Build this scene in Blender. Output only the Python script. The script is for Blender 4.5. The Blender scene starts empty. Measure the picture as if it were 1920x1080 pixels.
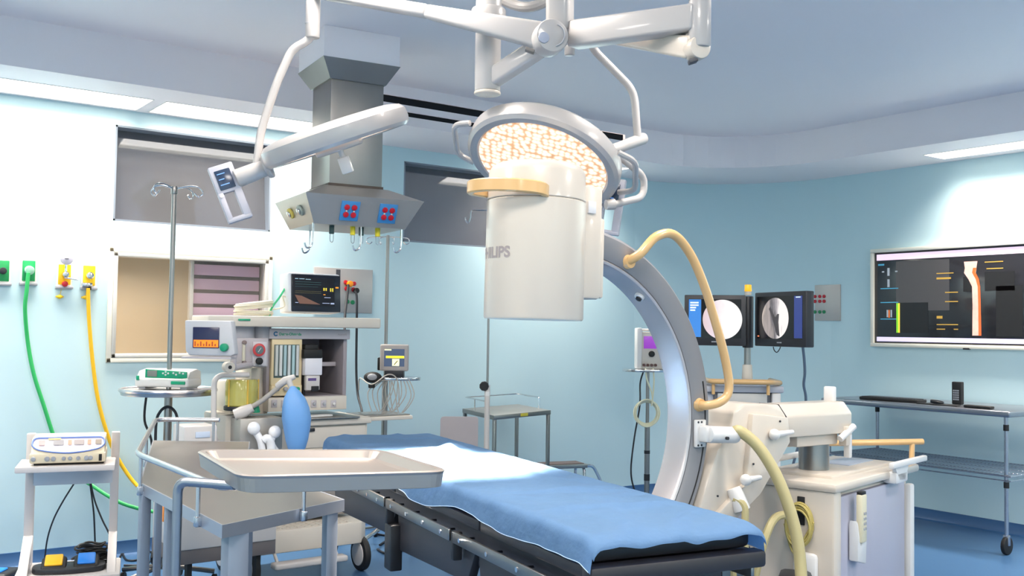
import bpy, bmesh, math, random
from mathutils import Matrix, Vector, noise
PI = math.pi
random.seed(4)
scene = bpy.context.scene
COL = scene.collection

# ------------------------------------------------------------------ camera
FPX, PIT, ROLL, YAW, EYE = 1885.0, .041, .0143, .9403, 1.45
fw = Vector((math.cos(YAW), math.sin(YAW), 0)); rt = Vector((math.sin(YAW), -math.cos(YAW), 0)); up = Vector((0, 0, 1))
_f = fw*math.cos(PIT) + up*math.sin(PIT); _u = -fw*math.sin(PIT) + up*math.cos(PIT)
_r = rt*math.cos(ROLL) + _u*math.sin(ROLL); _v = _u*math.cos(ROLL) - rt*math.sin(ROLL)
CAMO = Vector((0, 0, EYE))
cam = bpy.data.objects.new('camera', bpy.data.cameras.new('camera')); COL.objects.link(cam)
cam.data.lens = FPX/1920*36; cam.data.sensor_width = 36; cam.data.clip_start = .05
cm = Matrix((_r, _v, -_f)).transposed().to_4x4(); cm.translation = CAMO
cam.matrix_world = cm
scene.camera = cam
# measuring: where the sight line of a pixel meets a plane of the room
def ray(x, y): return _f + _r*((x-960)/FPX) - _v*((y-540)/FPX)
def PZ(x, y, z): d = ray(x, y); return CAMO + d*((z-EYE)/d.z)
def PX(x, y, v): d = ray(x, y); return CAMO + d*(v/d.x)
def PY(x, y, v): d = ray(x, y); return CAMO + d*(v/d.y)
def PD(x, y, d): return CAMO + ray(x, y)*d

# ------------------------------------------------------------------ world, exposure
w = bpy.data.worlds.new('world'); scene.world = w; w.use_nodes = True
w.node_tree.nodes['Background'].inputs[0].default_value = (.55, .68, .85, 1)
w.node_tree.nodes['Background'].inputs[1].default_value = .25
vs = scene.view_settings
vs.view_transform = 'Standard'; vs.look = 'None'; vs.exposure = 0.68; vs.gamma = 1; vs.use_curve_mapping = False

# ------------------------------------------------------------------ room numbers
XR, YL = 7.37, 6.6            # right wall, left wall (the one along x)
ZP, ZC = 2.81, 3.07           # lowered perimeter ceiling, raised main ceiling
XI, YI = 6.6, 5.85            # inner edge of the lowered perimeter
RW, RI = 1.2, .85             # radius of the rounded corner, wall and inner edge
X0, Y0 = -2.4, -2.2           # the two walls behind the camera
def area(name, loc, rot, sx, sy, power, col, spread=150):
    l = bpy.data.lights.new(name, 'AREA'); l.shape = 'RECTANGLE'; l.size = sx; l.size_y = sy; l.energy = power; l.color = col; l.spread = math.radians(spread)
    o = bpy.data.objects.new(name, l); COL.objects.link(o); o.location = loc; o.rotation_euler = rot; return o
LAMPW = (1.0, .9, .79)
LIGHTS_LEFT = [(-.72, .53), (.57, 1.80), (1.87, 3.10), (4.5, 5.72)]      # x spans of the fluorescent troffers in the left strip
LIGHTS_RIGHT = [(3.05, 4.27), (1.75, 2.98), (.45, 1.68)]     # y spans in the right strip
BACK = [(-.9, -1.2), (.9, -1.2), (2.9, -1.2), (-1.2, .9), (-1.2, 3.0), (4.9, -.9)]      # unseen fill panels added behind and beside the camera
for a, b in LIGHTS_LEFT: area('troffer_light', ((a+b)/2, 6.36, ZP+.015), (0, 0, 0), b-a-.02, .34, 19, LAMPW, 105)
for a, b in LIGHTS_RIGHT: area('troffer_light', (7.08, (a+b)/2, ZP+.015), (0, 0, 0), .25, b-a-.02, 23, LAMPW, 110)
for x, y in BACK: area('troffer_light', (x, y, ZP-.03), (0, 0, 0), .56, 1.16 if x < -1 else .56, 32, (1, .9, .8), 170)  # added fill lights that brighten the room, not part of the troffer strips
MID = [rt*u+fw*v for u, v in ((-2.1, 2.7), (-.6, 3.6), (1.0, 3.7), (2.6, 2.9), (.2, 2.0))]      # unseen fill panels added over the table, above the frame
for p in MID: area('added_panel_fill', (p.x, p.y, ZC-.03), (0, 0, 0), .5, .5, 21, (1, .91, .82), 170)

# ------------------------------------------------------------------ materials
MATS = {}
def lin(c):
    c = c/255.0
    return c/12.92 if c <= .04045 else ((c+.055)/1.055)**2.4
def mat(name, rgb, rough=.5, metal=0., var=.05, vscale=6., bump=0., bscale=60., emit=0., coat=0., stretch=None, trans=0., spec=None, alpha=1.):
    if name in MATS: return MATS[name]
    m = bpy.data.materials.new(name); m.use_nodes = True; nt = m.node_tree; b = nt.nodes['Principled BSDF']
    base = [lin(c) for c in rgb]
    tc = nt.nodes.new('ShaderNodeTexCoord'); n = nt.nodes.new('ShaderNodeTexNoise'); n.inputs['Scale'].default_value = vscale; n.inputs['Detail'].default_value = 3
    src = tc.outputs['Object']
    if stretch:
        mp = nt.nodes.new('ShaderNodeMapping'); mp.inputs['Scale'].default_value = stretch
        nt.links.new(src, mp.inputs[0]); src = mp.outputs[0]
    nt.links.new(src, n.inputs['Vector'])
    cr = nt.nodes.new('ShaderNodeMix'); cr.data_type = 'RGBA'
    cr.inputs[6].default_value = [max(0, c*(1-var)) for c in base]+[1]; cr.inputs[7].default_value = [min(1, c*(1+var)) for c in base]+[1]
    nt.links.new(n.outputs['Fac'], cr.inputs[0]); nt.links.new(cr.outputs[2], b.inputs['Base Color'])
    b.inputs['Roughness'].default_value = rough; b.inputs['Metallic'].default_value = metal
    if coat: b.inputs['Coat Weight'].default_value = coat; b.inputs['Coat Roughness'].default_value = .08
    if trans: b.inputs['Transmission Weight'].default_value = trans
    if spec is not None: b.inputs['Specular IOR Level'].default_value = spec
    if alpha < 1: b.inputs['Alpha'].default_value = alpha
    if emit:
        nt.links.new(cr.outputs[2], b.inputs['Emission Color']); b.inputs['Emission Strength'].default_value = emit
    if bump:
        n2 = nt.nodes.new('ShaderNodeTexNoise'); n2.inputs['Scale'].default_value = bscale; n2.inputs['Detail'].default_value = 4
        nt.links.new(src, n2.inputs['Vector'])
        bp = nt.nodes.new('ShaderNodeBump'); bp.inputs['Strength'].default_value = bump; bp.inputs['Distance'].default_value = .01
        nt.links.new(n2.outputs['Fac'], bp.inputs['Height']); nt.links.new(bp.outputs[0], b.inputs['Normal'])
    MATS[name] = m; return m
wallm = mat('wall_paint', (192, 219, 226), .42, var=.02, vscale=1.5, bump=.03, bscale=30)
ceilm = mat('ceiling_paint', (242, 234, 236), .6, var=.015, vscale=1)
floorm = mat('blue_vinyl', (66, 102, 142), .3, var=.05, vscale=2.5, bump=.02, bscale=12)
skirtm = mat('blue_skirting', (60, 98, 142), .35, var=.03)
whitem = mat('white_enamel', (200, 195, 192), .32, var=.02)
creamm = mat('cream_enamel', (204, 193, 180), .3, var=.02, coat=.3)
lampw = mat('lamp_white', (172, 168, 166), .35, var=.015, coat=.3)
steel = mat('brushed_steel', (160, 156, 152), .3, 1., var=.06, vscale=14, stretch=(1, 1, .12))
steelt = mat('steel_sheet', (150, 147, 143), .38, 1., var=.09, vscale=5, bump=.02, bscale=5)
chrome = mat('chrome', (214, 214, 216), .12, 1., var=.02)
greym = mat('grey_enamel', (160, 162, 168), .4, var=.03)
silverm = mat('silver_paint', (176, 174, 178), .32, .35, var=.02, coat=.4)
darkm = mat('dark_plastic', (34, 35, 40), .45, var=.08)
blackm = mat('black_rubber', (20, 20, 22), .6, var=.1)
charm = mat('charcoal_metal', (66, 66, 72), .42, .4, var=.05)
orangem = mat('tan_handle', (214, 172, 116), .3, var=.03, coat=.5)
yellowh = mat('pale_yellow_cable', (180, 168, 122), .45, var=.04)
offw = mat('device_offwhite', (206, 200, 190), .42, var=.02)
devg = mat('device_grey', (188, 186, 186), .42, var=.02)
sheetm = mat('blue_cotton', (120, 160, 202), .85, var=.05, vscale=30, bump=.35, bscale=26)
whitecab = mat('white_cable', (226, 224, 206), .5)
blackcab = mat('black_cable', (26, 30, 38), .5)
greencab = mat('green_hose', (44, 172, 92), .45)
yellowcab = mat('yellow_hose', (232, 180, 24), .45)
tealm = mat('teal_plastic', (16, 150, 108), .4)
redm = mat('red_socket', (186, 22, 40), .35)
whitep = mat('white_plastic', (216, 214, 212), .35)
scr_dark = mat('screen_dark', (22, 22, 26), .12, spec=.6)

# ------------------------------------------------------------------ modelling helpers (all points in the current frame FR)
FR = Matrix.Identity(4)
def setfr(loc=(0, 0, 0), rz=0., mat4=None):
    global FR
    FR = mat4.copy() if mat4 is not None else Matrix.Translation(Vector(loc)) @ Matrix.Rotation(rz, 4, 'Z')
    return FR
def L(p): return FR.inverted() @ Vector(p)
def new(): return bmesh.new()
def _fin(bm, g, M):
    bmesh.ops.transform(bm, matrix=FR @ M, verts=g)
def _merge(bm, t):
    me = bpy.data.meshes.new('tmp'); t.to_mesh(me); t.free(); bm.from_mesh(me); bpy.data.meshes.remove(me)
def box(bm, c, s, bev=0., M=None, seg=2):
    t = bmesh.new(); bmesh.ops.create_cube(t, size=1)
    for v in t.verts: v.co = Vector((v.co.x*s[0], v.co.y*s[1], v.co.z*s[2]))
    if bev: bmesh.ops.bevel(t, geom=t.edges[:], offset=min(bev, .49*min(s)), segments=seg, affect='EDGES', profile=.5)
    MM = FR @ Matrix.Translation(Vector(c)) @ (M or Matrix.Identity(4))
    bmesh.ops.transform(t, matrix=MM, verts=t.verts); _merge(bm, t); return bm
def box2(bm, a, b, bev=0., seg=2):
    a = Vector(a); b = Vector(b)
    return box(bm, (a+b)/2, [max(1e-4, abs(b[i]-a[i])) for i in range(3)], bev, seg=seg)
def zto(d):
    return Vector(d).normalized().to_track_quat('Z', 'Y').to_matrix().to_4x4()
def cyl(bm, p0, p1, r0, r1=None, seg=20, bev=0.):
    p0 = Vector(p0); p1 = Vector(p1); r1 = r0 if r1 is None else r1
    t = bmesh.new(); h = (p1-p0).length
    bmesh.ops.create_cone(t, cap_ends=True, segments=seg, radius1=r0, radius2=r1, depth=h)
    if bev:
        ee = [e for e in t.edges if len(e.link_faces) == 2 and any(len(f.verts) > 4 for f in e.link_faces)]
        bmesh.ops.bevel(t, geom=ee, offset=bev, segments=2, affect='EDGES', profile=.5)
    bmesh.ops.transform(t, matrix=FR @ Matrix.Translation((p0+p1)/2) @ zto(p1-p0), verts=t.verts); _merge(bm, t); return bm
def sph(bm, c, r, s=(1, 1, 1), seg=16):
    t = bmesh.new(); bmesh.ops.create_uvsphere(t, u_segments=seg, v_segments=seg//2+2, radius=r)
    bmesh.ops.transform(t, matrix=FR @ Matrix.Translation(Vector(c)) @ Matrix.Diagonal((*s, 1)), verts=t.verts); _merge(bm, t); return bm
def crom(pts, n=6, closed=False):
    P = [Vector(p) for p in pts]; out = []
    k = len(P)
    for i in range(k if closed else k-1):
        if closed: a, b, c, d = P[i-1], P[i], P[(i+1) % k], P[(i+2) % k]
        else: a, b, c, d = P[max(i-1, 0)], P[i], P[i+1], P[min(i+2, k-1)]
        for j in range(n):
            t = j/n
            out.append(.5*((2*b)+(c-a)*t+(2*a-5*b+4*c-d)*t*t+(3*b-a-3*c+d)*t**3))
    if not closed: out.append(P[-1])
    return out
def fillet(pts, r, n=5, closed=False):
    P = [Vector(p) for p in pts]; out = []; k = len(P)
    for i in range(k):
        if not closed and i in (0, k-1): out.append(P[i]); continue
        a, b, c = P[i-1], P[i], P[(i+1) % k]
        u = (a-b); v = (c-b); d = min(r, u.length*.49, v.length*.49)
        s = b+u.normalized()*d; e = b+v.normalized()*d
        for j in range(n+1):
            t = j/n; out.append(s*(1-t)**2+b*2*t*(1-t)+e*t*t)
    return out
def tube(bm, pts, r, seg=8, closed=False, sx=1., sy=1., cap=True):
    P = [Vector(p) for p in pts]; n = len(P); rings = []
    T = []
    for i in range(n):
        if closed: d = P[(i+1) % n]-P[i-1]
        else: d = P[min(i+1, n-1)]-P[max(i-1, 0)]
        T.append(d.normalized())
    ref = Vector((0, 0, 1)) if abs(T[0].z) < .9 else Vector((1, 0, 0))
    N = (ref-T[0]*ref.dot(T[0])).normalized()
    for i in range(n):
        if i: N = (N-T[i]*N.dot(T[i]))
        N.normalize(); B = T[i].cross(N)
        rr = r[i] if isinstance(r, (list, tuple)) else r
        rings.append([bm.verts.new(FR @ (P[i]+N*(rr*sx*math.cos(2*PI*k/seg))+B*(rr*sy*math.sin(2*PI*k/seg)))) for k in range(seg)])
    for i in range(n if closed else n-1):
        a, b = rings[i], rings[(i+1) % n]
        for k in range(seg): bm.faces.new((a[k], a[(k+1) % seg], b[(k+1) % seg], b[k]))
    if cap and not closed:
        bm.faces.new(rings[0][::-1]); bm.faces.new(rings[-1])
    return bm
def lathe(bm, prof, M=None, seg=32, a0=0, a1=2*PI):
    M = M or Matrix.Identity(4); full = abs(a1-a0-2*PI) < 1e-6; rings = []
    for k in range(seg if full else seg+1):
        a = a0+(a1-a0)*k/seg; c, s = math.cos(a), math.sin(a)
        rings.append([bm.verts.new(FR @ M @ Vector((r*c, r*s, z))) for r, z in prof])
    n = len(rings)
    for k in range(n if full else n-1):
        A, B = rings[k], rings[(k+1) % n]
        for i in range(len(prof)-1):
            bm.faces.new((A[i], B[i], B[i+1], A[i+1]))
    bmesh.ops.remove_doubles(bm, verts=[v for r in rings for v in r], dist=1e-6)
    return bm
def prism(bm, poly, z0, z1, M=None, bev=0.):
    M = M or Matrix.Identity(4); t = bmesh.new()
    a = [t.verts.new((x, y, z0)) for x, y in poly]; b = [t.verts.new((x, y, z1)) for x, y in poly]
    t.faces.new(a[::-1]); t.faces.new(b); n = len(poly)
    for i in range(n): t.faces.new((a[i], a[(i+1) % n], b[(i+1) % n], b[i]))
    bmesh.ops.recalc_face_normals(t, faces=t.faces)
    if bev:
        ee = [e for e in t.edges if e.calc_length() > bev*2.2]
        bmesh.ops.bevel(t, geom=t.edges[:], offset=bev, segments=2, affect='EDGES', profile=.5, clamp_overlap=True)
    bmesh.ops.transform(t, matrix=FR @ M, verts=t.verts); _merge(bm, t); return bm
# axis frames for prisms: outline drawn in (x,z) and pushed along y
XZ = Matrix(((1, 0, 0, 0), (0, 0, 1, 0), (0, 1, 0, 0), (0, 0, 0, 1)))
def quad(bm, a, b, c, d):
    bm.faces.new([bm.verts.new(FR @ Vector(p)) for p in (a, b, c, d)]); return bm
AUTO = {'rail_bracket', 'arm_lever', 'white_bumper', 'tread_stud', 'rail_bolt', 'screw', 'thumb', 'side_skirt', 'tilt_mechanism', 'hanging_cable', 'arm_underplate', 'table_top_plate', 'mattress', 'spring_arm', 'lock_lever', 'amber_text', 'cyan_text', 'dark_shape', 'digits_yellow', 'digits_grey', 'digits_amber', 'display_text', 'trace_teal', 'trace_amber', 'orange_text', 'screen_text', 'valve', 'coupling', 'pale_icon', 'tan_push_rail', 'top_drum', 'foot_pedal_bar', 'vaporizer_top', 'cart_body', 'carry_frame', 'vent_slots'}
def part(name, bm, m, parent=None, label=None, ang=.6):
    if name in AUTO and parent is not None:
        if len(islands(bm)) > 1: return split(name, bm, m, parent, label, ang)[0]
    return part_raw(name, bm, m, parent, label, ang)
def part_raw(name, bm, m, parent=None, label=None, ang=.6):
    bmesh.ops.recalc_face_normals(bm, faces=bm.faces)
    if parent is not None: bmesh.ops.transform(bm, matrix=root_m(parent).inverted(), verts=bm.verts)
    me = bpy.data.meshes.new(name); bm.to_mesh(me); bm.free()
    for p in me.polygons: p.use_smooth = True
    me.set_sharp_from_angle(angle=ang)
    me.materials.append(m)
    o = bpy.data.objects.new(name, me); COL.objects.link(o)
    if parent is not None: o.parent = parent
    if label: o['label'] = label
    return o
def islands(bm):
    bm.verts.index_update(); seen = set(); out = []
    for v in bm.verts:
        if v in seen: continue
        st = [v]; seen.add(v); comp = []
        while st:
            q = st.pop(); comp.append(q)
            for e in q.link_edges:
                o = e.other_vert(q)
                if o not in seen: seen.add(o); st.append(o)
        out.append(comp)
    return out
def split(name, bm, m, parent, label=None, ang=.6):
    """one object per loose piece"""
    res = []
    for comp in islands(bm):
        nb = bmesh.new(); mp = {v: nb.verts.new(v.co) for v in comp}; fs = set(f for v in comp for f in v.link_faces)
        for f in fs: nb.faces.new([mp[v] for v in f.verts])
        res.append(part_raw(name, nb, m, parent, label, ang))
    bm.free(); return res
def root_m(o):
    while o.parent: o = o.parent
    return o.matrix_basis.copy()
def thing(name, label, cat, loc=(0, 0, 0), rz=0., group=None):
    o = bpy.data.objects.new(name, None); COL.objects.link(o); o.empty_display_size = .1
    M = Matrix.Translation(Vector(loc)) @ Matrix.Rotation(rz, 4, 'Z')
    o.matrix_basis = M
    o['label'] = label; o['category'] = cat
    if group: o['group'] = group
    setfr(mat4=M); return o
def single(name, label, cat, bm, m, loc, group=None, ang=.6):
    """a thing that is one mesh; origin at loc"""
    bmesh.ops.transform(bm, matrix=Matrix.Translation(-Vector(loc)), verts=bm.verts)
    o = part(name, bm, m, ang=ang); o.location = loc
    o['label'] = label; o['category'] = cat
    if group: o['group'] = group
    return o
def struct(name, bm, m, parent=None, ang=.6):
    o = part(name, bm, m, parent, ang=ang)
    if parent is None: o['kind'] = 'structure'
    return o
def text_bm(s, size, bold=0., align='LEFT'):
    c = bpy.data.curves.new('t', 'FONT'); c.body = s; c.size = size; c.offset = bold; c.align_x = align; c.extrude = 0
    o = bpy.data.objects.new('t', c); COL.objects.link(o)
    dg = bpy.context.evaluated_depsgraph_get(); me = bpy.data.meshes.new_from_object(o.evaluated_get(dg))
    b = bmesh.new(); b.from_mesh(me); bpy.data.meshes.remove(me); bpy.data.objects.remove(o); bpy.data.curves.remove(c)
    return b
def yaw_of(v): return math.atan2(v[1], v[0])
CAMRZ = YAW-PI/2           # a frame with local x to the camera's right, local y away from it
def frame_from(o, x, y, z):
    m = Matrix((Vector(x).normalized(), Vector(y).normalized(), Vector(z).normalized())).transposed().to_4x4(); m.translation = Vector(o); return m
I4 = Matrix.Identity(4)

# ================================================================== THE SETTING
setfr()
ROOM = (X0, Y0)
def plan_wall():                      # inner outline of the wall in plan, rounded corner
    pts = []
    for i in range(13):
        a = PI/2*(1-i/12); pts.append((XR-RW+RW*math.cos(a), YL-RW+RW*math.sin(a)))
    return pts
def plan_inner():
    pts = []
    for i in range(13):
        a = PI/2*(1-i/12); pts.append((XI-RI+RI*math.cos(a), YI-RI+RI*math.sin(a)))
    return pts
b = new(); box2(b, (X0-.2, Y0-.2, -.12), (XR+.25, YL+.25, 0)); struct('floor', b, floorm)
# left wall as blocks around its window openings
W1 = (1.69, 2.735, 2.10, 2.71); W2 = (3.79, 4.95, 2.10, 2.71); W3 = (1.70, 2.725, 1.235, 1.90)
b = new()
xs = [X0-.2, W1[0], W1[1], W2[0], W2[1], XR-RW]
y0, y1 = YL, YL+.14
def wb(xa, xb, za, zb): box2(b, (xa, y0, za), (xb, y1, zb))
wb(X0-.2, 1.69, 0, ZP); wb(1.69, 2.735, W1[3], ZP); wb(1.69, 2.735, W3[3], W1[2]); wb(1.69, 2.735, 0, W3[2])
wb(2.735, 3.79, 0, ZP); wb(3.79, 4.95, W2[3], ZP); wb(3.79, 4.95, 0, W2[2]); wb(4.95, XR-RW, 0, ZP)
struct('wall_left', b, wallm)
b = new(); box2(b, (XR, Y0-.2, 0), (XR+.14, YL-RW, ZP)); struct('wall_right', b, wallm)
b = new(); pw = plan_wall(); prism(b, pw+[(XR+.14, YL-RW), (XR+.14, YL+.14), (XR-RW, YL+.14)], 0, ZP)
struct('wall_corner', b, wallm, ang=.4)
b = new(); box2(b, (X0-.2, Y0-.14, 0), (XR+.14, Y0, ZC+.1)); struct('wall_front', b, wallm)
b = new(); box2(b, (X0-.14, Y0, 0), (X0, YL, ZC+.1)); struct('wall_side', b, wallm)
# skirting
def skirt(name, pts, h=.085, t=.012):
    b = new()
    prof = [(0, h), (t, h), (t, .03), (t+.012, .008), (t+.03, 0)]
    n = len(pts)
    rows = []
    for i in range(n):
        p = Vector((*pts[i], 0)); d = Vector((*(pts[min(i+1, n-1)]), 0))-Vector((*(pts[max(i-1, 0)]), 0)); d.normalize()
        nn = Vector((d.y, -d.x, 0))
        rows.append([b.verts.new(p+nn*q+Vector((0, 0, z))) for q, z in prof])
    for i in range(n-1):
        for k in range(len(prof)-1): b.faces.new((rows[i][k], rows[i+1][k], rows[i+1][k+1], rows[i][k+1]))
    struct(name, b, skirtm)
skirt('baseboard_left', [(X0, YL), (XR-RW, YL)])
skirt('baseboard_corner', plan_wall())
skirt('baseboard_right', [(XR, YL-RW), (XR, Y0)])
# ceiling: lowered perimeter with troffer openings, upright fascia, raised middle
b = new()
def cstrip(xa, ya, xb, yb): box2(b, (xa, ya, ZP), (xb, yb, ZP+.06))
XE, YE = XI-RI, YI-RI
cstrip(X0+1.1, YI, XE, 6.17); cstrip(X0+1.1, 6.55, XE, YL+.14)
xs = [X0+1.1]+[v for s in LIGHTS_LEFT for v in s]+[XE]
for i in range(0, len(xs), 2): cstrip(xs[i], 6.17, xs[i+1], 6.55)
cstrip(XI, Y0+1.1, 6.94, YE); cstrip(7.22, Y0+1.1, XR+.14, YE)
ys = [YE]+[v for s in LIGHTS_RIGHT for v in (s[1], s[0])]+[Y0+1.1]
for i in range(0, len(ys), 2): cstrip(6.94, ys[i+1], 7.22, ys[i])
prism(b, plan_inner()+[(XR+.14, YE), (XR+.14, YL+.14), (XE, YL+.14)], ZP, ZP+.06)
# strips behind the camera
cstrip(X0+1.1, Y0, XR+.14, Y0+1.1); cstrip(X0, Y0, X0+1.1, YL+.14)
struct('ceiling_perimeter', b, ceilm)
b = new(); box2(b, (X0-.2, Y0-.2, ZC), (XR+.2, YL+.2, ZC+.1)); struct('ceiling', b, ceilm)
# fascia (upright band of the step)
e4 = .006
def plan_f():
    return [(XI-RI+(RI-e4)*math.cos(PI/2*(1-i/12)), YI-RI+(RI-e4)*math.sin(PI/2*(1-i/12))) for i in range(13)]
YI4 = YI-e4; XI4 = XI-e4
b = new(); fp = [(X0+1.1, YI4)]+plan_f()+[(XI4, Y0+1.1)]
SL = (3.12, 5.35)
def fband(za, zb, pts):
    for i in range(len(pts)-1):
        p, q = pts[i], pts[i+1]; quad(b, (*p, za), (*q, za), (*q, zb), (*p, zb))
fband(ZP, 2.855, fp); fband(2.995, ZC, fp); fband(2.9, 2.945, fp)
for za, zb in ((2.855, 2.9), (2.945, 2.995)):
    fband(za, zb, [(X0+1.1, YI4), (SL[0], YI4)]); fband(za, zb, [(SL[1], YI4)]+plan_f()+[(XI4, Y0+1.1)])
struct('trim_1', b, ceilm)
for za, zb in ((2.855, 2.9), (2.945, 2.995)):
    b = new(); box2(b, (SL[0], YI+.02, za-.004), (SL[1], YI+.08, zb+.004)); o = struct('trim_2', b, mat('air_slot', (12, 16, 24), .8))
b = new(); box2(b, (X0+1.1, Y0+1.06, ZP), (XI, Y0+1.1, ZC)); box2(b, (X0+1.06, Y0+1.1, ZP), (X0+1.1, YI, ZC)); struct('trim_3', b, ceilm)
# troffers
troff = mat('troffer_diffuser', (255, 250, 240), .5, emit=1.6, var=0)
frm = mat('troffer_frame', (228, 226, 222), .4)
def troffer(xa, xb, ya, yb, lab):
    t = thing('ceiling_light', lab, 'ceiling light', ((xa+xb)/2, (ya+yb)/2, ZP), 0, 'recessed troffers in the ceiling strip')
    setfr()
    b = new(); e = .006
    for q in ((xa, ya, xa+e, yb), (xb-e, ya, xb, yb), (xa, ya, xb, ya+e), (xa, yb-e, xb, yb)): box2(b, (q[0], q[1], ZP-.003), (q[2], q[3], ZP+.05))
    part('frame', b, frm, t)
    b = new(); box2(b, (xa+e, ya+e, ZP+.022), (xb-e, yb-e, ZP+.03)); part('diffuser', b, troff, t)
BF = [(x-.3, x+.3, y-(.6 if x < -1 else .3), y+(.6 if x < -1 else .3)) for x, y in BACK]
for q in BF:
    t = thing('ceiling_light', 'added fill light panel on the ceiling behind the camera, out of view', 'ceiling light', ((q[0]+q[1])/2, (q[2]+q[3])/2, ZP), 0, 'added fill panels behind the camera'); setfr()
    bb_ = new(); box2(bb_, (q[0], q[2], ZP-.02), (q[1], q[3], ZP)); box2(bb_, (q[0], q[2], ZP), (q[1], q[3], ZC)); part('housing', bb_, frm, t)
    bb_ = new(); box2(bb_, (q[0]+.02, q[2]+.02, ZP-.026), (q[1]-.02, q[3]-.02, ZP-.02)); part('diffuser', bb_, troff, t)
for p in MID:
    t = thing('ceiling_light', 'added square fill light panel above the operating area, out of view', 'ceiling light', (p.x, p.y, ZC), 0, 'added square fill panels over the operating area'); setfr()
    bb_ = new(); box2(bb_, (p.x-.28, p.y-.28, ZC-.02), (p.x+.28, p.y+.28, ZC)); part('housing', bb_, frm, t)
    bb_ = new(); box2(bb_, (p.x-.26, p.y-.26, ZC-.026), (p.x+.26, p.y+.26, ZC-.02)); part('diffuser', bb_, troff, t)
names = ['long recessed ceiling light left of the left wall, above the gas outlets', 'long recessed ceiling light at the top left, over the gas outlets', 'long recessed ceiling light over the dark upper window, running behind the steel pendant', 'recessed ceiling light glimpsed through the yoke of the lit surgical light']
for i, (a, c) in enumerate(LIGHTS_LEFT):
    if i: troffer(a, c, 6.17, 6.55, names[i])
for i, (a, c) in enumerate(LIGHTS_RIGHT[:1]): troffer(6.94, 7.22, a, c, 'recessed ceiling light at the right above the wall screen')
# windows
glassd = mat('window_glass_dark', (138, 138, 142), .05, .7, var=.03, spec=1.)
glassc = mat('window_glass_tan', (150, 142, 128), .05, var=.02, alpha=.16, spec=.8)
alum = mat('window_aluminium', (214, 212, 206), .35, .3)
def window(n, x0, x1, z0, z1, gm, fr=.012, proud=.012):
    b = new(); e = .025
    for q in ((x0, z0, x0+e, z1), (x1-e, z0, x1, z1), (x0, z0, x1, z0+e), (x0, z1-e, x1, z1)): box2(b, (q[0], YL-proud, q[1]), (q[2], YL+.09, q[3]), .003)
    o = struct('window_%d' % n, b, alum); o['kind'] = 'structure'
    b = new(); box2(b, (x0+e, YL+.02, z0+e), (x1-e, YL+.026, z1-e)); part('pane', b, gm, o)
    return o
def dark_window(n, x0, x1, z0, z1):
    b = new(); e = .012
    for q in ((x0, z0, x0+e, z1), (x1-e, z0, x1, z1), (x0, z0, x1, z0+e), (x0, z1-e, x1, z1)): box2(b, (q[0], YL+.0, q[1]), (q[2], YL+.13, q[3]))
    o = struct('window_%d' % n, b, mat('reveal_bluegrey', (120, 130, 142), .5)); 
    b = new(); box(b, ((x0+x1)/2, YL+.09, (z0+z1)/2), (x1-x0-.024, .006, z1-z0-.02), 0, Matrix.Rotation(math.radians(-6.5), 4, 'X')); part('pane', b, glassd, o)
w1 = dark_window(1, *W1)
w2 = dark_window(2, *W2)
w3 = window(3, *W3, glassc, proud=.02)
b = new(); e = .03                                   # white frame around the lower window
for q in ((W3[0]-e, W3[2]-e, W3[0], W3[3]+e), (W3[1], W3[2]-e, W3[1]+e, W3[3]+e), (W3[0]-e, W3[2]-e, W3[1]+e, W3[2]), (W3[0]-e, W3[3], W3[1]+e, W3[3]+e)): box2(b, (q[0], YL-.018, q[1]), (q[2], YL, q[3]), .004)
part('casing', b, mat('casing_cream', (232, 228, 214), .4), w3)
b = new(); box2(b, (2.2, YL+.03, W3[2]), (2.225, YL+.07, W3[3]), .003); part('mullion', b, alum, w3)
pk = mat('pink_blind', (214, 178, 204), .6, var=.04)
zb_ = W3[2]+.03; b = new()
for i in range(7):
    z = W3[3]-.045-.096*i; box2(b, (2.235, YL+.06, z-.072), (2.69, YL+.068, z), .002)
part('blind_slats', b, pk, w3)
b = new(); box2(b, (2.23, YL+.08, W3[2]), (2.71, YL+.085, W3[3])); part('blind_backing', b, mat('blind_gap', (70, 58, 70), .7), w3)
# the room beyond the lower window (its walls, and two unseen lamps added to light it)
b = new(); box2(b, (1.2, 8.2, .4), (3.6, 8.26, 2.1)); box2(b, (1.2, YL+.14, .4), (1.24, 8.2, 2.1)); box2(b, (3.56, YL+.14, .4), (3.6, 8.2, 2.1)); box2(b, (1.2, YL+.14, .36), (3.6, 8.26, .4)); box2(b, (1.2, YL+.14, 2.1), (3.6, 8.26, 2.14))
struct('wall_beyond', b, mat('tan_wall', (190, 172, 144), .7))
area('added_corridor_fill', (2.0, 7.4, 2.08), (0, 0, 0), .8, .5, 16, (1, .88, .74))  # added lamp without a fixture, lifts the tan walls
area('added_blind_fill', (2.45, YL+.3, 2.0), (math.radians(-50), 0, 0), .4, .1, 8, (1, .9, .95))  # added lamp aimed at the pink slats to brighten them

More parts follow.
